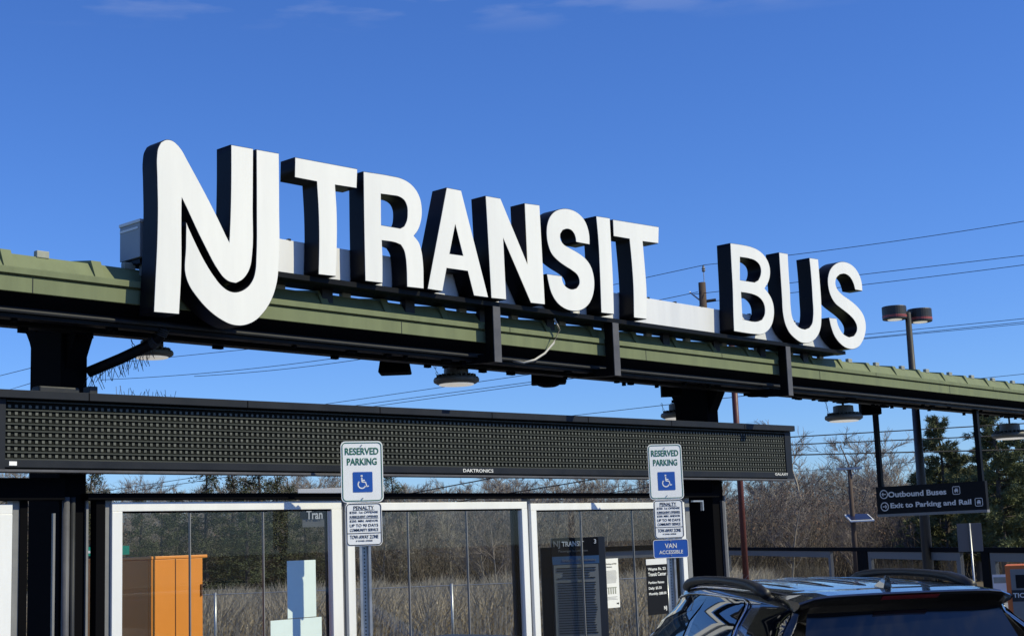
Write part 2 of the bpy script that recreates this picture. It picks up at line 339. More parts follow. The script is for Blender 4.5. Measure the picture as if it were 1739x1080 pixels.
# ------------------------------------------------------------------ letters
YL, YB = 7.75, 7.905
def Zm(o, f): return lambda p: (o[0] + p[0] / f, o[1] + p[1] / f)
z1, z8, z6, z2, z7, z4, z5 = Zm((180, 220), 3), Zm((470, 250), 4.154), Zm((700, 310), 4.906), Zm((580, 260), 3), Zm((900, 340), 4.908), Zm((1200, 400), 5.4), Zm((1320, 420), 5.4)
LET = [
 ('N', 'letter_n', 'tall cream letter N with rounded top left and swept curve, far left', z1, 1.0, [[(240, 932), (247, 780), (257, 560), (260, 400), (257, 240), (256, 135), (262, 95), (277, 66), (302, 53), (332, 56), (362, 78), (386, 108), (408, 148), (555, 425), (625, 572), (630, 450), (634, 250), (634, 78), (749, 99), (747, 400), (744, 640), (736, 695), (718, 738), (692, 768), (660, 785), (625, 777), (595, 755), (570, 722), (500, 595), (385, 352), (384, 480), (384, 700), (372, 943)]]),
 ('J', 'letter_j', 'tall cream letter J whose wide hook sweeps under the N', z1, 1.0, [[(763, 102), (880, 123), (882, 400), (880, 690), (870, 780), (848, 855), (805, 930), (752, 980), (690, 1001), (635, 995), (580, 968), (520, 922), (460, 855), (420, 795), (402, 745), (403, 600), (405, 468), (450, 568), (500, 668), (550, 748), (588, 795), (622, 820), (655, 828), (690, 820), (722, 798), (746, 762), (758, 715), (762, 650), (764, 400)]]),
 ('T', 'letter_t', 'white letter T just right of the tall J', z8, 1, [[(125, 72), (567, 155), (562, 293), (410, 270), (421, 440), (424, 600), (420, 780), (415, 914), (290, 900), (294, 650), (290, 450), (278, 246), (122, 216)]]),
 ('R', 'letter_r', 'white letter R second in the long word', z8, 1, [[(607, 172), (800, 203), (870, 219), (930, 250), (975, 295), (1005, 350), (1020, 415), (1022, 480), (1012, 540), (993, 590), (966, 627), (1000, 672), (1020, 735), (1030, 810), (1035, 1001), (915, 988), (911, 850), (905, 780), (893, 728), (872, 692), (840, 678), (740, 661), (745, 800), (745, 961), (620, 946), (612, 560)], [(733, 333), (800, 342), (860, 353), (895, 377), (914, 417), (918, 470), (912, 520), (895, 558), (868, 573), (735, 550)]]),
 ('A', 'letter_a', 'white letter A third in the long word', z6, 1, [[(283, 43), (405, 67), (632, 961), (510, 945), (458, 741), (285, 717), (250, 909), (122, 889)], [(355, 355), (418, 608), (310, 593)]]),
 ('N2', 'letter_n', 'white straight-sided letter N fourth in the long word', z2, 1, [[(731, 218), (808, 232), (945, 566), (930, 256), (1007, 266), (1035, 773), (962, 765), (822, 437), (838, 748), (760, 740)]]),
 ('S', 'letter_s', 'white letter S in the middle of the long word', z7, 1, [[(495, 373), (380, 352), (375, 312), (360, 275), (335, 250), (303, 243), (270, 253), (250, 285), (252, 328), (275, 365), (330, 400), (400, 440), (460, 487), (500, 542), (524, 610), (534, 680), (531, 750), (514, 820), (480, 878), (430, 915), (380, 926), (320, 919), (260, 890), (210, 840), (172, 770), (150, 690), (135, 614), (262, 632), (268, 670), (284, 706), (312, 731), (350, 742), (385, 732), (405, 702), (407, 665), (390, 625), (350, 590), (290, 552), (230, 508), (177, 450), (146, 370), (134, 280), (140, 200), (165, 135), (210, 90), (280, 71), (342, 80), (402, 112), (450, 165), (480, 235), (493, 300)]]),
 ('I', 'letter_i', 'white letter I, single upright before the final T', z7, 1, [[(547, 133), (663, 151), (676, 400), (690, 680), (698, 953), (590, 940), (578, 600), (566, 350)]]),
 ('T2', 'letter_t', 'white letter T last in the long word, above the middle bracket', z7, 1, [[(687, 162), (1071, 224), (1068, 363), (937, 346), (955, 550), (970, 760), (970, 993), (862, 980), (857, 720), (842, 500), (825, 325), (692, 303)]]),
 ('B', 'letter_b', 'white letter B starting the short word at the right', z4, 1, [[(213, 70), (330, 87), (400, 103), (465, 131), (520, 177), (560, 240), (578, 310), (576, 380), (560, 435), (529, 486), (570, 538), (600, 600), (615, 680), (611, 760), (590, 830), (552, 880), (500, 908), (440, 906), (247, 879), (240, 700), (235, 500), (222, 250)], [(303, 200), (380, 212), (440, 232), (480, 270), (494, 320), (488, 370), (470, 410), (435, 429), (303, 408)], [(313, 522), (370, 530), (430, 545), (480, 571), (515, 615), (530, 675), (525, 730), (505, 770), (468, 785), (327, 768)]]),
 ('U', 'letter_u', 'white letter U in the short word, above the right bracket', z5, 1, [[(12, 47), (93, 60), (102, 230), (114, 400), (122, 560), (136, 645), (165, 702), (208, 740), (250, 752), (290, 737), (314, 702), (323, 650), (318, 450), (305, 250), (290, 97), (371, 110), (386, 300), (400, 500), (402, 655), (395, 738), (370, 808), (330, 855), (275, 880), (218, 875), (162, 840), (112, 790), (73, 715), (50, 620), (38, 450), (25, 250)]]),
 ('S2', 'letter_s', 'white letter S at the far right end of the sign', z5, 1, [[(778, 402), (710, 390), (700, 348), (680, 300), (650, 263), (610, 245), (570, 251), (541, 280), (530, 328), (545, 380), (590, 432), (660, 482), (730, 542), (782, 612), (808, 700), (804, 790), (780, 860), (740, 915), (690, 935), (630, 924), (570, 880), (520, 812), (490, 732), (470, 644), (540, 652), (551, 702), (575, 757), (612, 802), (655, 823), (700, 811), (724, 770), (725, 720), (700, 668), (650, 615), (590, 568), (530, 518), (488, 450), (465, 370), (461, 280), (480, 210), (520, 160), (580, 133), (640, 141), (700, 180), (745, 245), (770, 320)]]),
]
for key, nm, lab, zf, _, loops in LET:
    W3 = []
    for lp in loops:
        pts = smoothpoly([zf(p) for p in lp]); W3.append([(q.x, q.z) for q in (aY(u, v, YL) for u, v in pts)])
    zmin = min(p[1] for p in W3[0]); xm = sum(p[0] for p in W3[0]) / len(W3[0])
    t = thing(nm, (xm, YB, zmin), lab, 'letter', 'big channel letters on the canopy')
    org = Vector((0, YL, 0))
    flatshape('letter_body', W3, org, X3, Z3, YB - YL, m_side, t, 0)
    ins = [inset(W3[0], .0045)] + [inset(lp, -.0045) for lp in W3[1:]]
    flatshape('letter_face', ins, org, X3, Z3, .004, m_face, t, .0055)
# grey cabinet left of the N
x0 = aY(237.5, 400, 7.95).x; zc_, zf_ = aY(237.5, 372, 7.95).z, aY(237.5, 436, 7.95).z; dy = .01
while ((Vector((x0, 7.95 + dy, 4.0)) - O).dot(cam_r) / (Vector((x0, 7.95 + dy, 4.0)) - O).dot(cam_f) * F + 869.5) > 204: dy += .005
cb = thing('junction_box', (x0 + .15, 8.05, zf_), 'grey metal box on the roof behind the left edge of the tall N', 'box')
m_cab = mat('cabinet_grey', (.30, .32, .34), .5, var=.05)
link('cabinet', MB().box(x0, x0 + .30, 7.95, 7.95 + dy, zf_, zc_ - .02), m_cab, cb, bevel=.003)
link('lid', MB().box(x0 - .006, x0 + .306, 7.942, 7.955 + dy, zc_ - .0195, zc_ + .002), m_race, cb, bevel=.003)
link('base', MB().box(x0 + .02, x0 + .28, 7.98, 7.93 + dy, zf_ - .035, zf_ - .0005), m_side, cb)
link('stand', MB().box(x0 + .06, x0 + .1, 8.0, 8.05, 3.72, zf_ - .0355), m_steel, cb)
link('cover_rib', MB().box(x0 - .004, x0 - .0005, 7.97, 7.945 + dy, zc_ - .06, zc_ - .045), m_race, cb)
# grey drooping cable under the S
pts = [(941, 541), (950, 560), (940, 583), (925, 600), (908, 611), (890, 616), (872, 613)]
cu = MB().tube([aY(u, v, 7.86 + (.12 if i > 5 else 0)) for i, (u, v) in enumerate(pts)], .0095, 8)
tag(link('power_cable', cu, m_cable, smooth=True), 'grey flexible cable drooping from the letters in front of the green roof edge', 'cable')
pts = [(850, 625), (868, 633), (888, 635), (905, 634)]
tag(link('power_cable', MB().tube([aY(u, v, 8.6) for u, v in pts], .008, 6), m_wire, smooth=True), 'black cable sagging into the dark box under the roof', 'cable')

# ------------------------------------------------------------------ LED display
led = thing('message_display', (9, 8.3, 2.46), 'long dark dot-matrix message board of eight rows under the roof', 'display')
x0, x1 = 3.9, aY(1343, 770, 8.25).x
zh = 2.965
link('housing', MB().box(x0, x1, 8.262, 8.36, 2.462, zh), m_ledback, led)
link('bottom_border', MB().box(x0, x1, 8.245, 8.2615, 2.475, 2.532), m_led, led, bevel=.002)
link('bottom_lip', MB().box(x0, x1 - .02, 8.215, 8.36, 2.447, 2.4615), m_brkt, led)
link('end_border', MB().box(x1 - .11, x1 + .01, 8.244, 8.362, 2.463, zh), m_led, led, bevel=.002)
link('end_border', MB().box(x0 - .4, 4.405, 8.235, 8.2435, 2.463, zh), m_led, led, bevel=.002)
zh = 2.965
link('hood', MB().box(x0, x1 + .02, 8.205, 8.36, zh + .002, zh + .06), m_led, led, bevel=.003)
link('hood_edge', MB().box(x0, x1 + .025, 8.195, 8.2045, zh + .004, zh + .062), m_led, led, bevel=.002)
g = MB(); gp = MB(); gl = MB()
for r in range(8):
    z = 2.915 - r * .0507
    gl.prism([(4.41, 8.2615, z - .030), (4.41, 8.2495, z - .031), (4.41, 8.2495, z - .022), (4.41, 8.2615, z - .019)], (x1 - .12 - 4.41, 0, 0))
    x = 4.43
    while x < x1 - .13:
        gp.box(x, x + .019, 8.256, 8.2615, z - .0105, z + .0105)
        x += .0462
gl.box(4.41, x1 - .12, 8.235, 8.2615, 2.945, 2.953)
link('louver', gl, m_louv, led); tag(link('led_pixel', gp, m_pix, led), kind='stuff')
for o in list(led.children):
    for v_ in o.data.vertices:
        X, Zv = v_.co.x + 9, v_.co.z + 2.46
        if Zv > 2.475: v_.co.z = 2.475 + (Zv - 2.475) * (.855 + .145 * (X - 4.4) / 9.0) - 2.46
p = aY(812, 799, 8.245); text('DAKTRONICS', p, X3, Z3, .027, aY(838, 800, 8.245).x - aY(787, 800, 8.245).x, m_white, led, bold=.01)
p = aY(1327, 805, 8.244); text('GALAXY', p, X3, Z3, .026, aY(1338, 805, 8.244).x - aY(1316, 805, 8.244).x, m_white, led, bold=.01)
for k in range(7):
    xj = 4.95 + 1.25 * k; zj = 2.475 + (.487) * (.855 + .145 * (xj - 4.4) / 9.0); link('hood_joint', MB().box(xj, xj + .006, 8.1925, 8.1947, zj + .006, zj + .054), m_blackm, led)
link('label_plate', MB().box(aY(16, 786, 8.24).x, aY(29, 786, 8.24).x, 8.242, 8.2445, aY(16, 790, 8.24).z, aY(16, 783, 8.24).z), m_tape, led)
link('junction_cover', MB().box(4.62, 4.90, 8.22, 8.32, 2.93, 2.985), m_dgrey, led, bevel=.01)
link('junction_cover', MB().box(4.97, 5.03, 8.22, 8.30, 2.93, 3.0), m_dgrey, led, bevel=.005)
# bird spikes
sp = MB(); random.seed(5)
for k in range(22):
    x = 5.18 + k * .021; sp.tube([(x, 8.24, 2.945), (x + random.uniform(-.02, .02), 8.24 + random.uniform(-.03, .03), 2.95 + random.uniform(.03, .07))], .0019, 3)
tag(link('bird_spikes', sp, m_wire), 'row of thin bird spikes standing on top of the display beside the column', 'bird spikes')
# duct arm with spikes at the column
D1 = [aY(150, 632, 8.42), aY(205, 609, 8.25), aY(258, 584, 8.12), aY(272, 572, 8.05), aY(279, 556, 8.02)]
du = thing('conduit_arm', D1[0], 'black flexible conduit rising from the left column, bristling with bird spikes', 'conduit')
link('duct', MB().tube(D1, [.036, .036, .036, .034, .034], 14), m_black, du, smooth=True)
g = MB()
for k in range(9):
    c = D1[2].lerp(D1[3], k / 8) if k < 5 else D1[3].lerp(D1[4], (k - 4) / 5); t = (D1[3] - D1[2]).normalized() if k < 5 else (D1[4] - D1[3]).normalized()
    g.tube([c - t * .004, c + t * .004], .040, 14)
link('ribbed_collar', g, m_dgrey, du, smooth=True)
sp = MB()
for k in range(46):
    t = k / 45; a = D1[0].lerp(D1[1], t * 2) if t < .5 else D1[1].lerp(D1[2], (t - .5) * 2); a = a + Vector((0, 0, -.03))
    sp.tube([a, a + Vector((random.uniform(-.05, .05), random.uniform(-.03, .03), -random.uniform(.05, .11)))], .0022, 3)
link('spike_strip', sp, m_wire, du)

# ------------------------------------------------------------------ hanging lamps
def lamp(u, v, Y, wpx, label, chain=(-.13,)):
    c = aY(u, v, Y); D = (c - O).dot(cam_f); r = wpx / F * D / 2
    t = thing('high_bay_lamp', c, label, 'lamp', 'round lamps hanging under the canopy'); k = r / .18
    link('housing', MB().lathe(c, [(.075 * k, .115 * k), (.095 * k, .11 * k), (.097 * k, .045 * k), (.10 * k, .03 * k)], 24), m_lamp, t, smooth=False, bevel=.002)
    link('rim', MB().lathe(c, [(.10 * k, .029 * k), (.172 * k, .022 * k), (.18 * k, .008 * k), (.178 * k, -.012 * k), (.155 * k, -.026 * k), (.14 * k, -.03 * k)], 40), m_lamp, t, smooth=True)
    g = MB()
    for j in range(24):
        q = j * math.pi / 12; d = Vector((math.cos(q), math.sin(q), 0)); e = Vector((-d.y, d.x, 0))
        g.obox(c, e, d, (-.004, .004), (.0225 * k, .045 * k), .10 * k, .155 * k)
    link('cooling_fins', g, m_lamp, t)
    link('lens', MB().lathe(c, [(.138 * k, -.0305 * k), (.135 * k, -.037 * k), (.05 * k, -.040 * k)], 32), m_lens, t, smooth=True)
    link('stem', MB().tube([c + Vector((0, 0, .11 * k)), Vector((c.x, c.y, 3.43))], .014, 8), m_black, t)
    link('bracket', MB().box(c.x - .06, c.x + .06, c.y - .05, c.y + .05, max(c.z + .14, 3.36), 3.43), m_black, t)
    g = MB()
    for dx in chain:
        a = c + rh * dx * k / .13 * .14 + Vector((0, 0, .02)); b = Vector((a.x, a.y, 3.40)) + rh * (-.03 if dx < 0 else .03); n = max(3, int((b - a).length / .03))
        for j in range(n):
            p, q = a.lerp(b, (j - .08) / n), a.lerp(b, (j + 1.08) / n); s = rh if j % 2 else fh
            g.tube([p, p + s * .008 + (q - p) * .25, p + s * .008 + (q - p) * .75, q, q - s * .008 - (q - p) * .25, q - s * .008 - (q - p) * .75, p], .0027, 4)
    link('chain', g, m_dgrey, t)
lamp(775, 646, 8.45, 78, 'round grey lamp hanging by a chain under the roof, in the middle gap')
lamp(258, 601, 8.55, 72, 'round grey lamp half hidden behind the spiked conduit')
lamp(1433, 709, 8.45, 64, 'round grey lamp hanging left of the hanging sign')
lamp(1716, 739, 8.45, 62, 'round grey lamp at the right edge, right of the hanging sign')
lamp(1153, 705, 9.6, 62, 'round grey lamp mostly hidden behind the right column', (-.13, -.04))
# dark sensors / speakers under canopy
def tbox(u, v0, v1, Y, wt, wb, lab):
    a = aY(u, v0, Y); b = aY(u, v1, Y); D = (a - O).dot(cam_f) / F; wt, wb = wt * D / 2, wb * D / 2
    t = thing('speaker_box', b, lab, 'speaker'); g = MB(); dz = .10
    vs = []
    for (w_, z) in ((wt, a.z + .1), (wt, a.z), (wb * .98, b.z + .02), (wb, b.z + .008), (wb * .93, b.z)):
        for (sx_, sy_) in ((-1, -1), (1, -1), (1, 1), (-1, 1)): vs.append(Vector((b.x, b.y, z)) + rh * w_ * sx_ + fh * min(w_, .11) * sy_)
    fs = [(0, 3, 2, 1)]
    for i in range(4):
        for j in range(4): fs.append((i * 4 + j, i * 4 + (j + 1) % 4, i * 4 + 4 + (j + 1) % 4, i * 4 + 4 + j))
    fs.append((16, 17, 18, 19)); g.add(vs, fs)
    link('shell', g, m_blackm, t, bevel=.006); link('mount', MB().box(b.x - .05, b.x + .05, b.y - .05, b.y + .05, a.z + .06, 3.44), m_blackm, t); return t
tbox(671, 606, 635, 8.6, 44, 54, 'small black flared box hanging under the roof, left of the middle lamp')
t = tbox(932, 630, 652, 8.6, 58, 60, 'black stepped box under the roof between the left and middle brackets')
b = aY(932, 657, 8.6); link('lower_cap', MB().lathe((b.x, b.y, b.z), [(.06, 0), (.09, .01), (.12, .03)], 12), m_blackm, t)
for (u, v, wd) in ((1478, 700, 34), (1140, 668, 34), (560, 592, 26)):
    a = aY(u, v, 8.6); D = (a - O).dot(cam_f) / F
    tag(link('junction_box', MB().obox(Vector((a.x, a.y, 0)), rh, fh, (-wd * D / 2, wd * D / 2), (a.z - .03, 3.44), -.07, .07), m_blackm, bevel=.004),
        {1478: 'black box under the roof above the left rod of the hanging sign', 1140: 'black box under the roof beside the right column', 560: 'small black box under the roof below the first T'}[u], 'box')

# ------------------------------------------------------------------ shelter windows
YW = 8.4
def zt(u, v): return aY(u, v, YW).z
wins = [(-180, 20, 'left edge glass bay of the shelter beside the left column', 0), (190, 582, 'wide glass bay of the shelter with the orange machine behind it', 1), (591, 899, 'middle glass bay of the shelter between the two parking signs', 1), (905, 1168, 'right glass bay of the shelter with notices on the glass', 1)]
joints = {0: [], 1: [323, 448], 2: [695, 795], 3: [990, 1078]}
ZT, FW = 2.258, .060
for i, (u0, u1, lab, full) in enumerate(wins):
    X0 = aY(u0, 960, YW).x if i else 3.6; X1 = aY(u1, 960, YW).x
    zt_ = ZT + (.0 if i == 0 else -.010 + .0 * i) + (-.004 * i if i else -.0)
    if i == 1: zt_ = 2.266
    if i == 2: zt_ = 2.252
    if i == 3: zt_ = 2.236
    t = thing('window_bay', ((X0 + X1) / 2, YW, .14), lab, 'window bay', 'glazed bays of the bus shelter')
    g = MB(); g.box(X0, X1, YW, YW + .05, zt_ - FW, zt_)
    link('top_rail', g, m_alu, t, bevel=.003)
    link('gasket', MB().box(X0 + .06, X1 - .06, YW + .012, YW + .018, zt_ - FW - .012, zt_ - FW - .0005), m_blackm, t)
    link('bottom_rail', MB().box(X0, X1, YW, YW + .05, .14, .22), m_alu, t, bevel=.003)
    jw = .082 if i in (0, 1) else .072
    link('jamb', MB().box(X0, X0 + jw * (.95 if i == 1 else 1), YW - .0015, YW + .0515, .2205, zt_ - FW - .0005), m_alu, t, bevel=.003)
    link('jamb', MB().box(X1 - (.1 if i in (0, 1) else .07), X1, YW - .0015, YW + .0515, .2205, zt_ - FW - .0005), m_alu, t, bevel=.003)
    ua, ub, uc_ = u1 - 27, u1 - 21, u1 - 13
    link('inner_stop', MB().box(aY(ua, 960, YW + .08).x, aY(ub, 960, YW + .08).x, YW + .08, YW + .10, .16, zt_ - FW), m_dgrey, t)
    link('inner_stop', MB().box(aY(ub, 960, YW + .06).x, aY(uc_, 960, YW + .06).x, YW + .055, YW + .075, .16, zt_ - FW), m_blackm, t)
    js = [aY(u, 960, YW + .02).x for u in joints[i]]; e = [X0 + .06] + js + [X1 - .06]
    for a, b in zip(e, e[1:]):
        link('pane', MB().box(a + .002, b - .002, YW + .02, YW + .030, .2, zt_ - FW + .01), m_glass, t)
    for j in js: link('pane_joint', MB().box(j - .004, j + .004, YW + .016, YW + .034, .2, zt_ - FW - .012), m_grey, t)
# posts and header
hd = thing('shelter_frame', (9, 8.6, .14), 'black steel header and posts framing the shelter glass', 'shelter frame')
za = aY(740, 838, 8.47).z
link('header', MB().box(aY(150, 845, 8.37).x, B0 + .01, 8.37, 8.50, 2.281, 2.325), m_blackm, hd, bevel=.004)
link('header', MB().box(3.3, A0 - .01, 8.37, 8.50, 2.281, 2.42), m_blackm, hd, bevel=.004)
for (u0, u1, m, y) in ((163, 178, m_blackm, 8.40), (178.5, 189.5, m_grey, 8.42), (33, 46, m_blackm, 8.42), (20.5, 32.5, m_grey, 8.43), (583, 590.5, m_grey, 8.43), (899.5, 904.7, m_grey, 8.43), (1169, 1176, m_grey, 8.43)):
    a, b = aY(u0, 960, y).x, aY(u1, 960, y).x; link('post', MB().box(a, b, y, y + .07, .14, 2.2805), m, hd)
a = aY(1169, 850, 8.4).x; g = MB().box(a, a + .17, 8.34, 8.369, 2.235, 2.25); g.box(a + .155, a + .17, 8.34, 8.369, 2.15, 2.2345)
link('angle_clip', g, m_steel, hd)

# notices on / behind the glass
def notice(name, uL, uR, vT, vB, m, lab, Y=8.417, th=.0025):
    a = aY(uL, vT, Y); b = aY(uR, vB, Y); c = aY((uL + uR) / 2, vB, Y)
    t = thing(name, c, lab, 'notice'); link('sheet', MB().box(a.x, b.x, Y - th, Y, aY((uL+uR)/2, vB, Y).z, aY((uL+uR)/2, vT, Y).z), m, t); return t, a, b, c
notice('paper_notice', 487, 537, 951, 1048, m_cyan, 'upper pale blue-white paper taped in the orange machine bay')
notice('paper_notice', 459, 547, 1050, 1120, m_cyan, 'lower wider pale paper taped below the tall one')
t, a, b, c = notice('paper_notice', 1017, 1053, 948, 1032, m_paperw, 'white printed timetable sheet on the right glass bay')
ctr = Vector(((a.x + b.x) / 2, 8.4145, 0)); wd = b.x - a.x; zt_, zb_ = aY(1035, 948, 8.417).z, c.z; hh = zt_ - zb_
text('Wayne Parking and Ride', ctr + Z3 * (zt_ - hh * .11), X3, Z3, hh * .035, wd * .8, m_sblack, t); text('Updates', ctr + Z3 * (zt_ - hh * .17), X3, Z3, hh * .03, wd * .3, m_sblack, t)
g = MB()
for k in range(15):
    z = zt_ - hh * (.25 + .022 * k) if k < 12 else zt_ - hh * (.78 + .025 * (k - 12)); g.box(a.x + wd * .08, b.x - wd * (.1 + .1 * random.random()), 8.413, 8.4144, z - hh * .003, z + hh * .003)
link('print_lines', g, m_grey, t)
g = MB()
for k in range(6): g.box(a.x + wd * (.16 + .12 * k), a.x + wd * (.22 + .12 * k), 8.413, 8.4144, zt_ - hh * .72, zt_ - hh * .6)
g.box(a.x + wd * .14, b.x - wd * .14, 8.413, 8.4144, zt_ - hh * .598, zt_ - hh * .58); link('print_table', g, m_clip, t)
text('NJ', Vector((b.x - wd * .12, 8.4145, zb_ + hh * .08)), X3, Z3, hh * .04, wd * .1, m_sblack, t, bold=.02)
t, a, b, c = notice('rates_sign', 1096, 1136, 948, 1043, m_sblack, 'black parking rates sign with white top strip beside the second sign post')
zt_, zb_ = aY(1116, 948, 8.417).z, c.z; hh = zt_ - zb_; wd = b.x - a.x
link('top_strip', MB().box(a.x + .0, b.x, 8.411, 8.4142, zt_ - hh * .105, zt_ - .001), m_race, t)
for s, fz, fw_, fh_ in (('Wayne Rt. 23', .19, .86, .058), ('Transit Center', .275, .88, .058), ('Parking Rates:', .43, .76, .048), ('Daily: $5.50', .53, .62, .052), ('Monthly: $88.00', .63, .84, .052)):
    text(s, Vector((a.x + wd * .07, 8.4145, zt_ - hh * fz)), X3, Z3, hh * fh_ * 1.15, wd * fw_, m_white, t, bold=.02, align='L')
text('NJ', Vector((b.x - wd * .17, 8.4145, zb_ + hh * .1)), X3, Z3, hh * .085, wd * .14, m_white, t, bold=.03)

# orange ticket machine
YO = 8.66; a = aY(257, 947, YO); b = aY(344, 948, YO); zt_ = a.z; dl = 1.0
t = thing('ticket_machine', ((a.x + b.x) / 2, YO + .3, .14), 'tall bright orange ticket machine behind the left glass bay', 'ticket machine')
link('front_door', MB().box(a.x, b.x, YO, YO + .03, .3, zt_ - .012), m_orange, t, bevel=.004)
link('body', MB().box(a.x, b.x, YO + .0305, YO + dl, .16, zt_ - .012), m_orange, t, bevel=.004)
link('roof_cap', MB().box(a.x - .002, b.x + .04, YO - .004, YO + dl + .02, zt_ - .0115, zt_ + .010), m_orange, t, bevel=.004)
x = aY(298, 1000, YO).x; link('door_gap', MB().box(x - .003, x + .003, YO - .002, YO - .0005, .3, zt_ - .014), m_brown, t)
link('lock', MB().tube([(x + .05, YO - .001, 1.25), (x + .05, YO - .012, 1.25)], .014, 12), m_steel, t)
link('hinge', MB().box(b.x - .02, b.x - .008, YO - .008, YO - .0005, 1.62, 1.70), m_brown, t)
link('plinth', MB().box(a.x + .03, b.x - .03, YO + .04, YO + dl - .03, .14, .1595), m_dgrey, t)
# information kiosk
def facing(u, yaw=0):
    d = ray(u, 900); d = Vector((d.x, d.y, 0)).normalized(); q = R(yaw); f = Vector((d.x * math.cos(q) - d.y * math.sin(q), d.x * math.sin(q) + d.y * math.cos(q), 0)); return f, Vector((f.y, -f.x, 0))
f_, r_ = facing(980, 4); D = 12.9; p = dp(980, 1000, D); z_t = dp(980, 912, D).z; pw = 80 / F * D / 2
base = Vector((p.x, p.y, 0)); t = thing('information_kiosk', (p.x, p.y, .14), 'dark passenger information board standing behind the right glass bay', 'information board')
link('cabinet', MB().obox(base, r_, f_, (-pw, pw + .06), (.14, z_t), .012, .16), m_navy, t, bevel=.004)
link('side_panel', MB().obox(base, r_, f_, (-pw - .10, -pw - .002), (.14, z_t - .08), .05, .16), m_sblack, t)
link('header_panel', MB().obox(base, r_, f_, (-pw, pw), (z_t - .16, z_t - .002), .006, .0115), m_sblack, t)
link('blue_band', MB().obox(base, r_, f_, (-pw, pw), (z_t - .235, z_t - .165), .006, .0115), m_posterb, t)
link('poster', MB().obox(base, r_, f_, (-pw + .01, pw - .01), (.4, z_t - .24), .006, .0115), m_poster, t)
O2 = base + f_ * .006
text('TRANSIT', O2 + r_ * -.02 + Z3 * (z_t - .055), r_, Z3, .045, .20, m_race, t, bold=.02); text('3', O2 + r_ * (pw - .03) + Z3 * (z_t - .04), r_, Z3, .04, .02, m_race, t, bold=.02)
text('NJ', O2 + r_ * (-pw + .045) + Z3 * (z_t - .06), r_, Z3, .07, .06, m_grey, t, bold=.03)
text('Passenger Information', O2 + r_ * -.02 + Z3 * (z_t - .12), r_, Z3, .026, .26, m_grey, t); text('Service Plan to Park Information', O2 + r_ * .03 + Z3 * (z_t - .20), r_, Z3, .026, .30, m_grey, t)
g = MB(); random.seed(2)
for k in range(26):
    z = z_t - .27 - k * .022 - (.02 if k > 4 else 0); wd_ = pw * (.55 + .3 * random.random()) if k < 5 else pw * .85; g.obox(O2, r_, f_, (-wd_ if k < 5 else -pw * .82, wd_ * (1 if k < 5 else random.uniform(.85, 1))), (z - .003, z + .003), -.004, -.0015)
link('print_lines', g, m_sblack, t)
# hanging sign inside: 'Tran'
f_, r_ = facing(550, 0); D = 19; p = dp(550, 860, D); base = Vector((p.x, p.y, 0)); zA, zB, zC, zD = [dp(545, v, D).z for v in (829, 838, 872, 890)]
xa = (507 - 550) / F * D; xb = .8
t = thing('hanging_direction_sign', (p.x, p.y, zD), 'dark overhead sign starting Tran behind the glass, left of the first parking sign', 'sign')
link('light_box', MB().obox(base, r_, f_, (xa, xb), (zB + .0, zA), -.02, .2), m_white, t, bevel=.003)
link('sign_panel', MB().obox(base, r_, f_, (xa + .02, xb), (zC - .05, zB - .002), 0, .12), m_navy, t)
link('lower_panel', MB().obox(base, r_, f_, (xa + .05, xb), (zD - .03, zC - .055), .01, .1), m_grey, t)
text('Tran', base + r_ * ((534 - 550) / F * D) + Z3 * (dp(540, 873.5, D).z), r_, Z3, 15 / F * D, 27 / F * D, m_white, t, bold=.02)
link('hanger', MB().obox(base, r_, f_, (.3, .33), (0, zD), .05, .08), m_black, t)

# ------------------------------------------------------------------ parking signs
def rrect(w_, h_, r, n=5):
    P = []
    for cx, cy, a0 in ((w_/2 - r, h_/2 - r, 0), (-w_/2 + r, h_/2 - r, 90), (-w_/2 + r, -h_/2 + r, 180), (w_/2 - r, -h_/2 + r, 270)):
        for k in range(n + 1): a = R(a0 + 90 * k / n); P.append((cx + r * math.cos(a), cy + r * math.sin(a)))
    return P
def plate(nm, root, c, r_, u_, w_, h_, rad, base_m, rim_m, margin, line):
    # c centre; nested outline: plate, coloured border line, inner field
    k = bpy.data.objects.new(nm, None); C.objects.link(k); k.parent = root; k.location = c - parent_off(root)
    flatshape('backing', [rrect(w_, h_, rad)], c, r_, u_, .003, base_m, k, 0)
    o = [rrect(w_ - 2 * margin, h_ - 2 * margin, rad - margin * .6), rrect(w_ - 2 * margin - 2 * line, h_ - 2 * margin - 2 * line, rad - margin * .6 - line)]
    flatshape('border_line', o, c, r_, u_, .0012, rim_m, k, .0022)
    return k
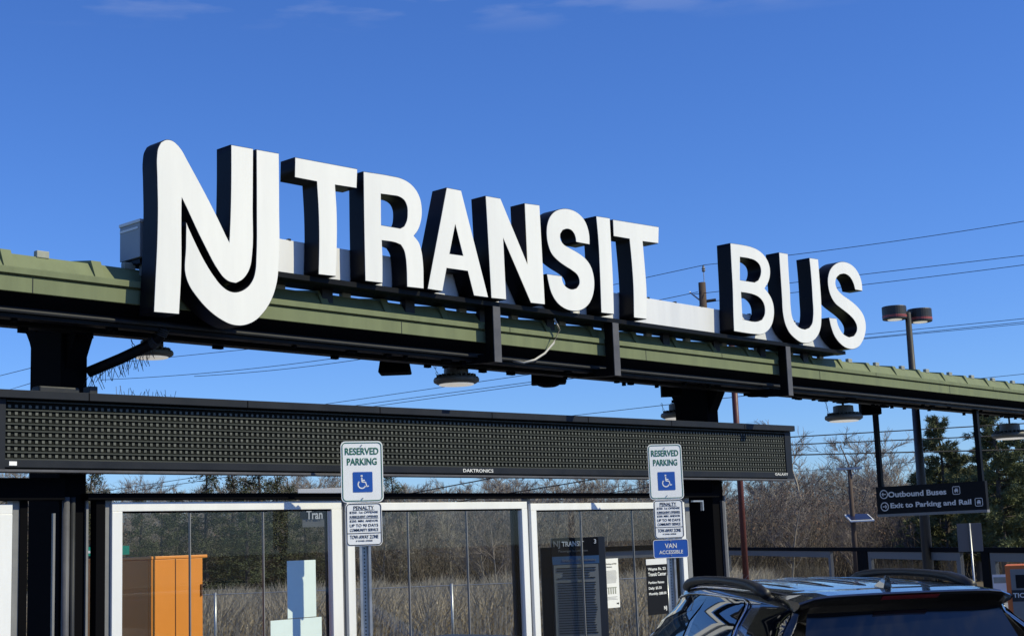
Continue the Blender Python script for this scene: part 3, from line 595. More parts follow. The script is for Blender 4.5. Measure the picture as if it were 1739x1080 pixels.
def parking_sign(uc, vtop, vbot, wpx, Yp, yaw, label, van):
    f_, r_ = facing(uc, yaw); u_ = Z3.copy(); lean = .0
    c = aY(uc, (vtop + vbot) / 2, Yp); D = (c - O).dot(cam_f); h_ = (vbot - vtop) / F * D; w_ = wpx / F * D / max(.3, abs(math.cos(R(yaw))))
    pb = Vector((c.x, c.y, .14)); t = thing('parking_sign', pb, label, 'sign', 'reserved parking signs on posts')
    n = -f_
    s = plate('reserved_plate', t, c, r_, u_, w_, h_, .035, m_sheet, m_sgreen, .008, .006)
    T = lambda st, x, y, hh, ww, m, bold=.02, par=s, off=.0016: text(st, c + r_ * x + u_ * y, r_, u_, hh, ww, m, par, off, bold)
    T('RESERVED', 0, h_ * .335, h_ * .115, w_ * .80, m_sgreen); T('PARKING', 0, h_ * .165, h_ * .115, w_ * .71, m_sgreen)
    sq = h_ * .33; cc = c + r_ * (w_ * .01) - u_ * (h_ * .17)
    flatshape('blue_square', [rrect(sq, sq, .006)], cc, r_, u_, .0012, m_sblue, s, .0024)
    g = MB(); q = lambda x, y: cc + r_ * (x * sq) + u_ * (y * sq) + n * .0030
    flat = n
    g.tube([q(-.06, .22), q(-.055, .05), q(-.05, -.0)], sq * .036, 8, flat=flat); g.tube([q(-.055, .09), q(.10, .07)], sq * .03, 8, flat=flat)
    g.tube([q(-.05, .0), q(.13, -.02), q(.20, -.24), q(.30, -.20)], sq * .034, 8, flat=flat)
    g.tube([q(-.06 + .19 * math.cos(R(a)), -.13 + .19 * math.sin(R(a))) for a in range(130, 345, 15)], sq * .032, 8, flat=flat)
    g.tube([q(-.065, .262), q(-.065, .345)], [sq * .052, sq * .052], 10, flat=flat)
    link('wheelchair_symbol', g, m_white, s)
    for y in (.435, -.435): link('bolt', MB().tube([c + u_ * (h_ * y) + n * .002, c + u_ * (h_ * y) + n * .008], .0045, 8), m_steel, s)
    # penalty plate
    h2 = h_ * .70; w2 = w_ * .86; c2 = c - u_ * (h_ / 2 + h2 / 2 + .004) + r_ * (.006)
    s2 = plate('penalty_plate', t, c2, r_, u_, w2, h2, .03, m_sheet, m_sblack, .005, .0055)
    P = lambda st, y, hh, ww, x=0: text(st, c2 + r_ * (x * w2) + u_ * (y * h2), r_, u_, hh * h2, ww * w2, m_sblack, s2, .0016, .004)
    P('PENALTY', .385, .085, .56); P('$250. 1st OFFENSE', .275, .06, .78); P('SUBSEQUENT OFFENSES', .175, .06, .78); P('$250. MIN. AND/OR', .075, .06, .78); P('UP TO 90 DAYS', -.025, .068, .78); P('COMMUNITY SERVICE', -.13, .066, .78)
    P('TOW-AWAY ZONE', -.29, .085, .78); P('IF TOWED, OFFENSE', -.385, .038, .45)
    g = MB()
    for y, a in ((.33, .30), (.137, .40), (-.205, .465)): g.tube([c2 + r_ * (-a * w2) + u_ * (y * h2) + n * .002, c2 + r_ * (a * w2) + u_ * (y * h2) + n * .002], .0014 if y > 0 else .0022, 6, flat=n)
    link('rule_line', g, m_sblack, s2)
    zb_ = c2.z - h2 / 2
    if van:
        h3 = h_ * .33; w3 = w_ * 1.02; c3 = c2 - u_ * (h2 / 2 + h3 / 2 + .008) + r_ * .004
        s3 = plate('van_plate', t, c3, r_, u_, w3, h3, .022, m_sblue, m_white, .0, .005)
        text('VAN', c3 + u_ * h3 * .16, r_, u_, h3 * .26, w3 * .34, m_white, s3, .0016, .015); text('ACCESSIBLE', c3 - u_ * h3 * .18, r_, u_, h3 * .2, w3 * .68, m_white, s3, .0016, .015)
        for y in (.42, -.36): link('bolt', MB().tube([c3 + u_ * (h3 * y) + n * .002, c3 + u_ * (h3 * y) + n * .008], .005, 8), m_steel, s3)
        zb_ = c3.z - h3 / 2
    # U-channel post
    b = Vector((c.x, c.y, 0)) + r_ * .012
    top = c.z + h_ * .44
    post = MB()
    prof = [(-.042, 0), (-.024, 0), (-.018, .03), (.018, .03), (.024, 0), (.042, 0), (.042, .004), (.027, .004), (.021, .034), (-.021, .034), (-.027, .004), (-.042, .004)]
    post.prism([b + r_ * x + f_ * (y + .005) + Z3 * .14 for x, y in prof], Z3 * (top - .14)); link('post', post, m_steel, t)
    hl = MB(); z = .3
    while z < top: hl.obox(b, r_, f_, (-.004, .004), (z, z + .010), .0318, .0349); z += .0254
    link('post_holes', hl, m_sblack, t)
parking_sign(615, 749, 852, 71, 7.94, 14, 'reserved parking sign with wheelchair square and penalty plate, left of the two', False)
parking_sign(1130.5, 754, 847, 57.5, 7.84, 20, 'reserved parking sign with extra blue van accessible plate, beside the parked car', True)

# ------------------------------------------------------------------ hanging sign (perpendicular)
XS = 17.6
a = aX(1487, 828, XS); b = aX(1672, 815, XS); c = aX(1490, 874, XS); d = aX(1674, 864, XS)
zt_ = (a.z + b.z) / 2; zb_ = (c.z + d.z) / 2; ya, yb = b.y, a.y
t = thing('hanging_direction_sign', (XS, (ya + yb) / 2, zb_), 'black hanging sign reading Outbound Buses and Exit to Parking and Rail', 'sign')
AX = Vector((0, -1, 0))
link('panel', MB().box(XS, XS + .07, ya, yb, zb_, zt_), m_sblack, t, bevel=.003)
link('bottom_trim', MB().box(XS - .002, XS + .075, ya - .002, yb + .002, zb_ - .035, zb_ - .0005), m_grey, t)
zc = 3.43
link('hanger_rod', MB().box(XS + .005, XS + .065, ya + .03, ya + .09, zt_, zc), m_black, t); link('hanger_rod', MB().box(XS + .005, XS + .065, yb - .09, yb - .03, zt_, zc + .22), m_black, t)
W_, H_ = yb - ya, zt_ - zb_
def ap(fx, fy): return Vector((XS, yb - fx * W_, zb_ + fy * H_))
text('Outbound Buses', ap(.385, .70), AX, Z3, H_ * .21, W_ * .54, m_race, t, bold=.03); text('Exit to Parking and Rail', ap(.50, .27), AX, Z3, H_ * .24, W_ * .74, m_race, t, bold=.03)
g = MB(); nn = Vector((-1, 0, 0)); e = -.003
for fy, s in ((.72, 1), (.27, -1)):
    cc = ap(.075, fy) + nn * .003; rr = H_ * .15
    g.tube([cc + AX * rr * math.cos(R(q)) + Z3 * rr * math.sin(R(q)) for q in range(0, 361, 20)], .006, 6, flat=nn)
    g.tube([cc + AX * rr * .55, cc - AX * rr * .55], .006, 6, flat=nn); tip = cc - AX * (rr * .55 * s)
    g.tube([tip + AX * (rr * .4 * s) + Z3 * rr * .4, tip, tip + AX * (rr * .4 * s) - Z3 * rr * .4], .006, 6, flat=nn)
link('arrow_symbol', g, m_race, t)
for (fx, fy) in ((.745, .72), (.935, .27)):
    g = MB(); cc = ap(fx, fy) + nn * .003; hw = H_ * .135; pts = [(-1, -.8), (-1, .8), (-.8, 1), (.8, 1), (1, .8), (1, -.8), (.8, -1), (-.8, -1), (-1, -.8)]
    g.tube([cc + AX * x * hw + Z3 * y * hw for x, y in pts], .004, 6, flat=nn); g.tube([cc - AX * hw * .5 - Z3 * hw * .05, cc + AX * hw * .5 - Z3 * hw * .05], hw * .28, 8, flat=nn)
    g.tube([cc - AX * hw * .3 + Z3 * hw * .4, cc + AX * hw * .4 + Z3 * hw * .4], hw * .12, 6, flat=nn); g.tube([cc - AX * hw * .4 - Z3 * hw * .5, cc - AX * hw * .2 - Z3 * hw * .5], hw * .12, 6, flat=nn); g.tube([cc + AX * hw * .2 - Z3 * hw * .5, cc + AX * hw * .4 - Z3 * hw * .5], hw * .12, 6, flat=nn)
    link('pictogram', g, m_race, t)

# ------------------------------------------------------------------ right windscreens
zR = 1.6
def wp(u, z=zR, v=929): return aZ(u, v, z)
m_fr = mat('windscreen_frame', (.11, .11, .115), .5)
def screen(u0, u1, lab):
    a, b = wp(u0), wp(u1); a = Vector((a.x, a.y, 0)); b = Vector((b.x, b.y, 0)); r_ = (b - a).normalized(); f_ = Vector((-r_.y, r_.x, 0)); Ln = (b - a).length
    t = thing('windscreen_panel', (a.x, a.y, 0), lab, 'windscreen', 'low glazed windscreens along the platform')
    link('top_bar', MB().obox(a, r_, f_, (0, Ln), (zR - .07, zR), -.04, .06), m_blackm, t)
    link('frame', MB().obox(a, r_, f_, (.02, Ln * .80), (zR - .19, zR - .072), -.02, .03), m_fr, t)
    link('frame', MB().obox(a, r_, f_, (Ln * .80 - .16, Ln * .80), (.2, zR - .192), -.018, .032), m_fr, t); link('frame', MB().obox(a, r_, f_, (.02, .18), (.2, zR - .192), -.019, .031), m_fr, t)
    link('post', MB().obox(a, r_, f_, (Ln - .30 * Ln / 6, Ln), (0, zR - .07), -.03, .05), m_blackm, t)
    link('pane', MB().obox(a, r_, f_, (.1, Ln * .8), (.2, zR - .15), 0, .006), m_glass, t)
screen(1236, 1474, 'low dark windscreen right of the column, above the near car roof rail')
screen(1474, 1681, 'low dark windscreen below the hanging sign')
screen(1681, 1860, 'low dark windscreen at the right edge')
# rear screen seen behind right bay
a = dp(1027, 930, 24); b = dp(1180, 926, 24); a.z = b.z = 0; r_ = (b - a).normalized(); f_ = Vector((-r_.y, r_.x, 0)); Ln = (b - a).length; zz = dp(1080, 926, 24).z
t = thing('windscreen_panel', a, 'dark windscreen behind the notices in the right glass bay', 'windscreen')
link('top_bar', MB().obox(a, r_, f_, (0, Ln), (zz - .08, zz), 0, .1), m_blackm, t); link('frame', MB().obox(a, r_, f_, (0, Ln), (zz - .2, zz - .082), .02, .06), m_grey, t)
link('post', MB().obox(a, r_, f_, (-.1, 0), (0, zz), 0, .1), m_blackm, t)
# small sign seen from the back on a thin post
D = 17; a = dp(1647, 900, D); f_, r_ = facing(1647, 5); base = Vector((a.x, a.y, 0))
t = thing('post_sign', base, 'small grey sign seen from behind on a thin silver post, under the hanging sign', 'sign')
zt_, zb_ = dp(1647, 888, D).z, dp(1650, 950, D).z
link('plate', MB().obox(base, r_, f_, (-.145, .135), (zt_ - .33, zt_), .012, .016), m_sgrey, t, bevel=.001); link('post', MB().tube([base + f_ * -.002, Vector((base.x, base.y, zt_ + .0)) + f_ * -.002], .012, 8), m_steel, t, smooth=True)
# grey ticket machine with orange edge
D = 15.5; a = dp(1706, 960, D); f_, r_ = facing(1706, -2); base = Vector((a.x, a.y, 0)); zt_ = a.z
m_orange2 = mat('orange_surround', (.62, .15, .03), .5)
t = thing('ticket_machine', base, 'grey ticket machine with orange surround at the right edge beyond the parked car', 'ticket machine')
link('surround', MB().obox(base, r_, f_, (0, .72), (.0, zt_), 0.0, .6), m_orange2, t, bevel=.005)
link('front', MB().obox(base, r_, f_, (.05, .66), (.1, zt_ - .04), -.006, -.0005), m_grey, t, bevel=.003)
link('screen', MB().obox(base, r_, f_, (.10, .30), (zt_ - .24, zt_ - .10), -.010, -.0065), m_sblack, t); link('plaque', MB().obox(base, r_, f_, (.05, .5), (zt_ - .38, zt_ - .26), -.010, -.0065), m_dgrey, t)
text('TICKETS', base + r_ * .20 + Z3 * (zt_ - .315) - f_ * .0105, r_, Z3, .05, .28, m_race, t, .001, .02)
a = dp(1697, 975, 17); t = notice_ = thing('paper_notice', a, 'white paper on the windscreen left of the grey ticket machine', 'notice'); f_, r_ = facing(1697)
link('sheet', MB().obox(Vector((a.x, a.y, 0)), r_, f_, (-.08, .08), (a.z - .30, a.z), 0, .004), m_paperw, t); link('print_lines', MB().obox(Vector((a.x, a.y, 0)), r_, f_, (-.07, .07), (a.z - .1, a.z - .03), -.003, -.001), m_clip, t)

# ------------------------------------------------------------------ poles and wires
D = 22.7; tp = dp(1541.5, 531, D); bt = Vector((tp.x, tp.y, 0))
t = thing('street_lamp', bt, 'tall dark lamp post with two drum lamp heads right of the letters', 'street lamp')
link('pole', MB().tube([bt, Vector((tp.x, tp.y, tp.z))], [.095, .045], 14), m_pole, t, smooth=True)
f_, r_ = facing(1541)
for s, dv, dd in ((-1, 0, 0), (1, 2, .35)):
    c = tp + r_ * (s * 22 / F * D + (.0 if s < 0 else -.02)) + f_ * dd + Z3 * (-.02 * (s > 0)); rr = 20.5 / F * D
    link('lamp_head', MB().lathe(c, [(rr * .96, -.095), (rr, -.09), (rr, .10), (rr * .97, .11), (rr * .3, .115)], 32), m_pole, t)
    link('lamp_band', MB().lathe(c, [(rr + .003, -.045), (rr + .003, -.035)], 32), m_band, t); link('lamp_band', MB().lathe(c, [(rr + .003, -.065), (rr + .003, -.055)], 32), m_band, t)
    link('lens', MB().lathe(c, [(rr * .55, -.105), (rr * .6, -.0955)], 20), m_lens, t)
    link('arm', MB().tube([tp + Z3 * -.01, c + r_ * (-s * rr * .8)], .03, 8), m_pole, t)
D = 26; a = dp(1247.5, 668, D); link_ = MB().tube([(a.x, a.y, 0), (a.x, a.y, 6.0)], .055, 12)
tag(link('flag_pole', link_, m_red, smooth=True), 'thin dark red pole rising behind the canopy right of the column', 'pole')
D = 34; a = dp(1442, 795, D); bt = Vector((a.x, a.y, 0)); t = thing('utility_pole', bt, 'slim brown pole with crossarm and a small solar panel, in front of the bare woods', 'pole')
link('shaft', MB().tube([bt, a], [.075, .045], 10), m_wood, t, smooth=True); f_, r_ = facing(1442)
link('crossarm', MB().obox(bt, r_, f_, (-.30, .30), (a.z - .03, a.z + .02), -.05, .05), m_steel, t); link('brace', MB().tube([a + r_ * .28, a - Z3 * .22], .012, 6), m_steel, t); link('brace', MB().tube([a - r_ * .0, a - Z3 * .22], .012, 6), m_steel, t)
s0 = dp(1459, 878, D - .3); w_, h_ = .33, .3; P = [s0 + r_ * (-w_) + Z3 * .08 + f_ * .22 , s0 + r_ * (w_ * .62) + Z3 * .075 + f_ * .22, s0 + r_ * w_ * 1.02 - Z3 * .07 - f_ * .2, s0 - r_ * w_ * .6 - Z3 * .075 - f_ * .2]
link('solar_frame', MB().prism(P, (0, 0, -.03)), m_white, t); c = sum(P, Vector()) / 4; link('solar_panel', MB().prism([c.lerp(p, .88) + Z3 * .012 - f_ * .0 for p in P], (0, 0, -.008)), m_solar, t)
link('solar_panel', MB().prism([c.lerp(p, .88) - Z3 * .034 for p in P], (0, 0, -.004)), m_solar, t)
D = 56; a = dp(1192, 480, D); bt = Vector((a.x, a.y, 0)); t = thing('utility_pole', bt, 'brown wooden utility pole top with insulators behind the gap between the words', 'utility pole')
link('shaft', MB().tube([bt, a], [.2, .14], 10), m_wood, t, smooth=True)
link('top_pin', MB().tube([a + rh * .09 - Z3 * .6, a + rh * .09 + Z3 * .45], .022, 6), m_steel, t); link('insulator', MB().lathe(a + rh * .09 + Z3 * .42, [(.05, 0), (.075, .04), (.05, .08), (.075, .12), (.04, .2), (.035, .26)], 10), m_grey, t)
link('bracket', MB().tube([a - Z3 * .8, a - rh * .5 - Z3 * .35], .03, 6), m_steel, t); link('insulator', MB().tube([a - Z3 * .75, a + rh * .5 - Z3 * .7], .06, 8), m_dgrey, t)
def wire(u1, v1, u2, v2, D1=56, D2=50, px=1.1, ext=(0, 0), sag=0):
    du, dv = u2 - u1, v2 - v1; P = []
    for k in range(21):
        s = -ext[0] + (1 + ext[0] + ext[1]) * k / 20; q = min(max(s, 0), 1)
        D = 1 / ((1 - s) / D1 + s / D2); P.append(dp(u1 + du * s, v1 + dv * s + sag * 4 * q * (1 - q), D))
    return MB().tube(P, px / F * (D1 + D2) / 4, 5)
WL = [('overhead line leaving the insulator and passing behind the short word', [((1197, 450, 1739, 376), dict(sag=4)), ((1100, 471, 1197, 450), dict(ext=(3, 0), D2=56, D1=58)), ((1178, 500, 1739, 434), dict(sag=0)), ((1137, 506, 1185, 496), dict(D2=56, ext=(3, 0))), ((1205, 512, 1739, 450), dict(sag=2))]),
      ('thin overhead line behind the twin-headed street lamp', [((1420, 573, 1739, 541), dict(ext=(1, .3), px=1)), ((1420, 579, 1739, 547), dict(ext=(1, .3), px=1)), ((1420, 580, 1739, 550), dict(ext=(1, .3), px=.9)), ((1650, 644, 1739, 635), dict(ext=(2, .3), px=.9))]),
      ('heavy black line low across the gap right of the display', [((1343, 742, 1739, 719), dict(px=2, ext=(1.5, .5), D1=34, D2=34)), ((1343, 755, 1739, 738), dict(px=2, ext=(1.5, .5), D1=34, D2=34)), ((1343, 772.5, 1739, 763), dict(px=2.4, ext=(1.5, .5), D1=34, D2=34)), ((1395, 797, 1600, 780), dict(px=.8, ext=(2, 1)))]),
      ('thin overhead line seen below the left part of the roof', [((0, 638, 48, 626), dict(ext=(1, .5))), ((38, 655, 48, 652), dict(ext=(3, 1))), ((294, 606, 480, 587), dict(ext=(.7, .5), px=1)), ((170, 645, 605, 603), dict(sag=6, px=1)), ((330, 639, 640, 606), dict(sag=4, px=1))]),
      ('thin overhead line seen below the roof in the middle gap', [((560, 685, 885, 638), dict(ext=(.3, .3), px=1)), ((600, 689, 902, 648.5), dict(ext=(.3, .4), px=1)), ((620, 692, 902, 652.6), dict(ext=(.3, .4), px=1)), ((965, 706.5, 1100, 691), dict(ext=(1, 1.8), px=1))]),
      ('overhead line seen between the display and the shelter header', [((690, 839, 850, 809), dict(px=2, ext=(.6, 1), D1=34, D2=34)), ((860, 838, 1000, 815), dict(px=2, ext=(.6, 1), D1=34, D2=34)), ((180, 833, 320, 812), dict(px=1, ext=(1, 1))), ((200, 838, 330, 818), dict(px=1, ext=(1, 1))), ((1000, 842, 1105, 826), dict(px=1.4, ext=(1, 1)))])]
for lab, L_ in WL:
    for a, k in L_: tag(link('power_line', wire(*a, **k), m_wire), lab, 'power line', lab.replace('overhead line', 'overhead lines').replace('heavy black line', 'heavy black lines'))
# street sign in the far left gap
D = 40; a = dp(150, 936, D); f_, r_ = facing(150); base = Vector((a.x, a.y, 0)) - r_ * .2; t = thing('street_sign', base, 'small green street sign glimpsed between the left column and the glass', 'sign'); h_ = 15 / F * D
link('plate', MB().obox(base, r_, f_, (-.3, 1.3), (a.z - h_ / 2, a.z + h_ / 2), 0, .02), m_signg, t); link('post', MB().tube([base + f_ * .04, Vector((base.x, base.y, a.z)) + f_ * .04], .03, 6), m_steel, t)
text('ce F', base + r_ * (.2 + 2.5 / F * D) + Z3 * a.z, r_, Z3, h_ * .42, 17 / F * D, m_white, t, .003, .03)

# ------------------------------------------------------------------ car
ST = [  # s_low, s_belt, s_roof, zroof, half roof, half belt, belt z
    (-.30, -.24, .02, 1.53, .60, .86, 1.02), (-.26, -.16, .10, 1.555, .635, .92, 1.03), (.1, .12, .30, 1.57, .655, .96, 1.03), (.6, .6, .75, 1.583, .672, .975, 1.02), (1.3, 1.3, 1.35, 1.59, .68, .985, 1.01),
    (2.0, 2.0, 2.0, 1.585, .675, .985, 1.0), (2.5, 2.55, 2.45, 1.562, .655, .98, .99), (2.9, 2.95, 2.78, 1.51, .63, .97, .985), (3.4, 3.3, 3.25, 1.24, .64, .96, .98), (3.6, 3.62, 3.6, 1.035, .66, .89, .955), (4.1, 4.1, 4.1, .98, .60, .85, .90), (4.42, 4.4, 4.36, .90, .5, .72, .80)]
def make_car(base, fwd, sc_, label, m_body, suv=True):
    f_ = Vector((fwd.x, fwd.y, 0)).normalized(); r_ = Vector((f_.y, -f_.x, 0)); base = Vector((base.x, base.y, 0))
    W3 = lambda a, s, z: base + r_ * (a * sc_[0]) + f_ * (s * sc_[1]) + Z3 * (z * sc_[2])
    def prof(st, k):        # k 0..9 from sill to roof centre
        sl_, sb, sr, zr, hr, hb, zb = st
        tab = [(hb * .96, .30, sl_), (hb + .015, .55, sl_), (hb + .02, .80, (sl_ + sb) / 2), (hb, zb, sb),
               (hb * .35 + hr * .65 + .035, zb * .42 + zr * .58, sb * .42 + sr * .58), (hr + .035, zr - .115, sr - .01), (hr + .006, zr - .045, sr), (hr - .05, zr - (.015 if suv else .06), sr), (hr * .5, zr - (.003 if suv else .02), sr), (0, zr, sr)]
        return tab[k]
    def S(t, v):
        i = min(int(t), len(ST) - 2); ft = t - i; j = min(int(v), 8); fv = v - j
        def cr(a, b, c, d, x): return tuple(.5 * ((2 * q) + (-p + r) * x + (2*p - 5*q + 4*r - s) * x*x + (-p + 3*q - 3*r + s) * x**3) for p, q, r, s in zip(a, b, c, d))
        def col(k):
            g_ = lambda n: prof(ST[max(0, min(len(ST) - 1, n))], k); return cr(g_(i - 1), g_(i), g_(i + 1), g_(i + 2), ft)
        a, b = col(j), col(j + 1); return tuple(x * (1 - fv) + y * fv for x, y in zip(a, b))
    t = thing('parked_car', base, label, 'car'); n = len(ST)
    NT, VV = (n - 1) * 5, [0, 1, 2, 3, 3.5, 4, 4.5, 5, 5.5, 6, 6.5, 7, 7.5, 8, 8.5, 9]
    vs = []; fs = []; K = len(VV)
    row = VV + [-v for v in reversed(VV[:-1])]
    for a in range(NT + 1):
        for v in row:
            x, z, s = S(a / 5, abs(v) if v else 0); vs.append(None)
            sgn = -1 if (v >= 0 and len(vs) % len(row) != 0 and (len(vs) - 1) % len(row) < K) else 1
            vs[-1] = W3(x * sgn, s, z)
    m_ = len(row)
    for a in range(NT):
        for j in range(m_ - 1): fs.append((a * m_ + j, a * m_ + j + 1, (a + 1) * m_ + j + 1, (a + 1) * m_ + j))
    fs.append(tuple(range(m_))); fs.append(tuple(reversed(range(NT * m_, NT * m_ + m_)))); fs += [(a * m_, (a + 1) * m_, (a + 1) * m_ + m_ - 1, a * m_ + m_ - 1) for a in range(NT)]
    link('body', MB().add(vs, fs), m_body, t, smooth=True)
    def patch(nm, sg, t0, t1, v0, v1, off, m, nt_=8, nv=5, skew=0, par=t, sm=True):
        vs = []; fs = []
        for a in range(nt_ + 1):
            for b in range(nv + 1):
                fv = b / nv; x, z, s = S(t0 + (t1 - t0) * a / nt_ + skew * (fv - .5), v0 + (v1 - v0) * fv); vs.append(W3(sg * (x + off), s, z + (off * .3)))
        for a in range(nt_):
            for b in range(nv): fs.append((a * (nv + 1) + b, a * (nv + 1) + b + 1, (a + 1) * (nv + 1) + b + 1, (a + 1) * (nv + 1) + b))
        return link(nm, MB().add(vs, fs), m, par, smooth=sm)
    def edge(nm, sg, path, off, r, m):
        P = []
        for k in range(len(path) - 1):
            for q in range(6):
                tt = path[k][0] + (path[k+1][0] - path[k][0]) * q / 6; vv = path[k][1] + (path[k+1][1] - path[k][1]) * q / 6; x, z, s = S(tt, vv); P.append(W3(sg * (x + off), s, z))
        x, z, s = S(*path[-1]); P.append(W3(sg * (x + off), s, z)); link(nm, MB().tube(P, r, 6), m, t, smooth=True)
    for sg in (-1, 1):
        patch('quarter_window', sg, .75, 2.55, 3.1, 5.55, .006, m_carglass); patch('side_window', sg, 3.1, 4.55, 3.08, 5.5, .006, m_carglass, skew=.15); patch('side_window', sg, 4.68, 6.9, 3.08, 5.45, .006, m_carglass, skew=-.25)
        edge('window_trim', sg, [(2.95, 3.05), (2.98, 5.3), (3.15, 5.62), (5.5, 5.62), (6.9, 5.55), (7.6, 4.2), (8.3, 3.05), (2.95, 3.05)], .010, .008, m_chrome)
        if suv:
            P = [W3(sg * .665, .48, 1.55), W3(sg * .667, .62, 1.578), W3(sg * .67, .80, 1.600), W3(sg * .673, 1.1, 1.611), W3(sg * .675, 1.5, 1.615), W3(sg * .673, 1.9, 1.609), W3(sg * .665, 2.2, 1.594), W3(sg * .66, 2.40, 1.57), W3(sg * .655, 2.5, 1.545)]
            link('roof_rail', MB().tube(P, [.03, .034, .03, .026, .025, .026, .03, .034, .03], 10), m_plast, t, smooth=True)
        patch('roof_molding', sg, .9, 7, 6.9, 7.05, .004, m_plast, 24, 1)
        for s in (.55, 3.55):
            c = W3(sg * .88, s, .34); wv = r_ * sg
            w_o = link('wheel', MB().tube([c - wv * .11, c + wv * .11], .335, 28), m_rub, t, bevel=.02); link('rim', MB().tube([c + wv * .105, c + wv * .116], [.235, .22], 20), m_rim, w_o)
        link('tail_light', MB().add([W3(sg * .62, -.285, .78), W3(sg * .86, -.27, .78), W3(sg * .82, -.235, 1.0), W3(sg * .62, -.25, 1.0), W3(sg * .62, -.2, .78), W3(sg * .90, -.1, .78), W3(sg * .88, -.05, 1.0), W3(sg * .62, -.1, 1.0)], [(0, 1, 2, 3), (1, 5, 6, 2), (4, 7, 6, 5), (3, 2, 6, 7), (0, 4, 5, 1), (0, 3, 7, 4)]), m_brake, t)
        link('wing_mirror', MB().tube([W3(sg * .93, 2.75, 1.04), W3(sg * 1.06, 2.76, 1.08)], [.05, .10], 10), m_body, t, smooth=True)
    # rear window, spoiler, brake light
    def q(x, z): # rear plane interpolation between belt and roof stations
        k = (z - 1.02) / (1.505 - 1.02); return W3(x, -.24 * (1 - k) + .02 * k - .012, z)
    bw, tw = .73, .585
    vs = []; fs = []
    for a in range(9):
        for b in range(5):
            zz_ = 1.03 + (1.46 - 1.03) * b / 4; hw = bw + (tw - bw) * b / 4; x = -hw + 2 * hw * a / 8; p = q(x, zz_); vs.append(p - f_ * (.035 * (1 - (a / 4 - 1) ** 2)))
    for a in range(8):
        for b in range(4): fs.append((a * 5 + b, a * 5 + b + 1, a * 5 + b + 6, a * 5 + b + 5))
    link('rear_window', MB().add(vs, fs), m_carglass, t, smooth=True)
    sp = MB(); vs = []; fs = []; n_ = 16
    for a in range(n_ + 1):
        x = -.645 + 1.29 * a / n_; e = abs(x) / .645; cz = -.008 * e ** 2 - .035 * e ** 10; cs = .03 * e ** 2 + .05 * e ** 8
        for (s, z) in ((.30, 1.572), (.08, 1.572), (-.13, 1.562), (-.15, 1.553), (-.13, 1.538), (.03, 1.49)): vs.append(W3(x, s + cs * (s < .2), z + cz * (.6 if s > .2 else 1)))
    for a in range(n_):
        for b in range(5): fs.append((a * 6 + b, a * 6 + b + 1, a * 6 + b + 7, a * 6 + b + 6))
    fs.append(tuple(range(6))); fs.append(tuple(reversed(range(n_ * 6, n_ * 6 + 6))))
    if suv:
        link('spoiler', MB().add(vs, fs), m_body, t, smooth=False, bevel=.004)
        link('brake_light', MB().add([W3(x, s, z) for x in (-.17, .17) for s, z in ((-.148, 1.543), (-.128, 1.531), (-.10, 1.520), (-.12, 1.535))], [(0, 1, 5, 4), (1, 2, 6, 5), (2, 3, 7, 6), (3, 0, 4, 7), (0, 3, 2, 1), (4, 5, 6, 7)]), m_brake, t)
        P = [(.40, 1.60), (.22, 1.605), (.22, 1.585), (.40, 1.585)]
        g = MB(); vs = [W3(x, s, z) for s, z, x in ((.42, 1.576, .0), (.20, 1.568, -.028), (.20, 1.568, .028), (.17, 1.640, 0.0), (.21, 1.644, 0), (.15, 1.568, 0))]
        g.add(vs, [(0, 1, 4), (0, 4, 2), (1, 5, 3), (1, 3, 4), (5, 2, 3), (2, 4, 3), (0, 2, 5, 1)]); link('antenna', g, m_body, t)
        for a in (-.42, -.21, .0, .21, .42):
            pts = []
            for k in range(9): s = .55 + 1.75 * k / 8; zz_ = 1.568 + .024 * math.sin(math.pi * min(1, max(0, (s - .1) / 2.6))) - .012 * (abs(a) / .42) ** 2; pts.append(W3(a, s, zz_ - .002))
            link('roof_rib', MB().tube(pts, [.004] + [.011] * 7 + [.004], 8), m_body, t, smooth=True)
        link('rear_wiper', MB().tube([W3(0, -.30, 1.05), W3(.36, -.31, 1.09)], .008, 6), m_plast, t)
    link('bumper', MB().add([W3(x * (.93 if s > -.3 else .86), s, z) for s in (-.40, -.2) for z in (.35, .66) for x in (-1, 1)], [(0, 1, 3, 2), (4, 6, 7, 5), (0, 4, 5, 1), (2, 3, 7, 6), (0, 2, 6, 4), (1, 5, 7, 3)]), m_plast, t, bevel=.03)
    for sg in (-1, 1): link('headlight', MB().add([W3(sg * .5, 4.35, .70), W3(sg * .78, 4.22, .72), W3(sg * .76, 4.2, .86), W3(sg * .52, 4.32, .84), W3(sg * .5, 4.0, .70), W3(sg * .78, 4.0, .72), W3(sg * .76, 4.0, .86), W3(sg * .52, 4.0, .84)], [(0, 1, 2, 3), (1, 5, 6, 2), (4, 7, 6, 5), (3, 2, 6, 7), (0, 4, 5, 1), (0, 3, 7, 4)]), m_lens, t)
    return t
q8 = R(7); fc = (fh * math.cos(q8) - rh * math.sin(q8)); D = 8.0
cb_ = fh * 0 + Vector((dp(1531, 1008, D).x, dp(1531, 1008, D).y, 0))
make_car(cb_, fc, (.945, 1, 1), 'black parked sport utility car with roof rails at the lower right', m_paint)
m_paint2 = mat('dark_car_paint', (.012, .014, .017), .45)
cb2 = dp(722, 1080, 6.5); q9 = R(0); make_car(cb2, fh * math.cos(q9) - rh * math.sin(q9), (1, 1, .872), 'dark parked car whose roof just shows at the bottom middle', m_paint2, suv=False)

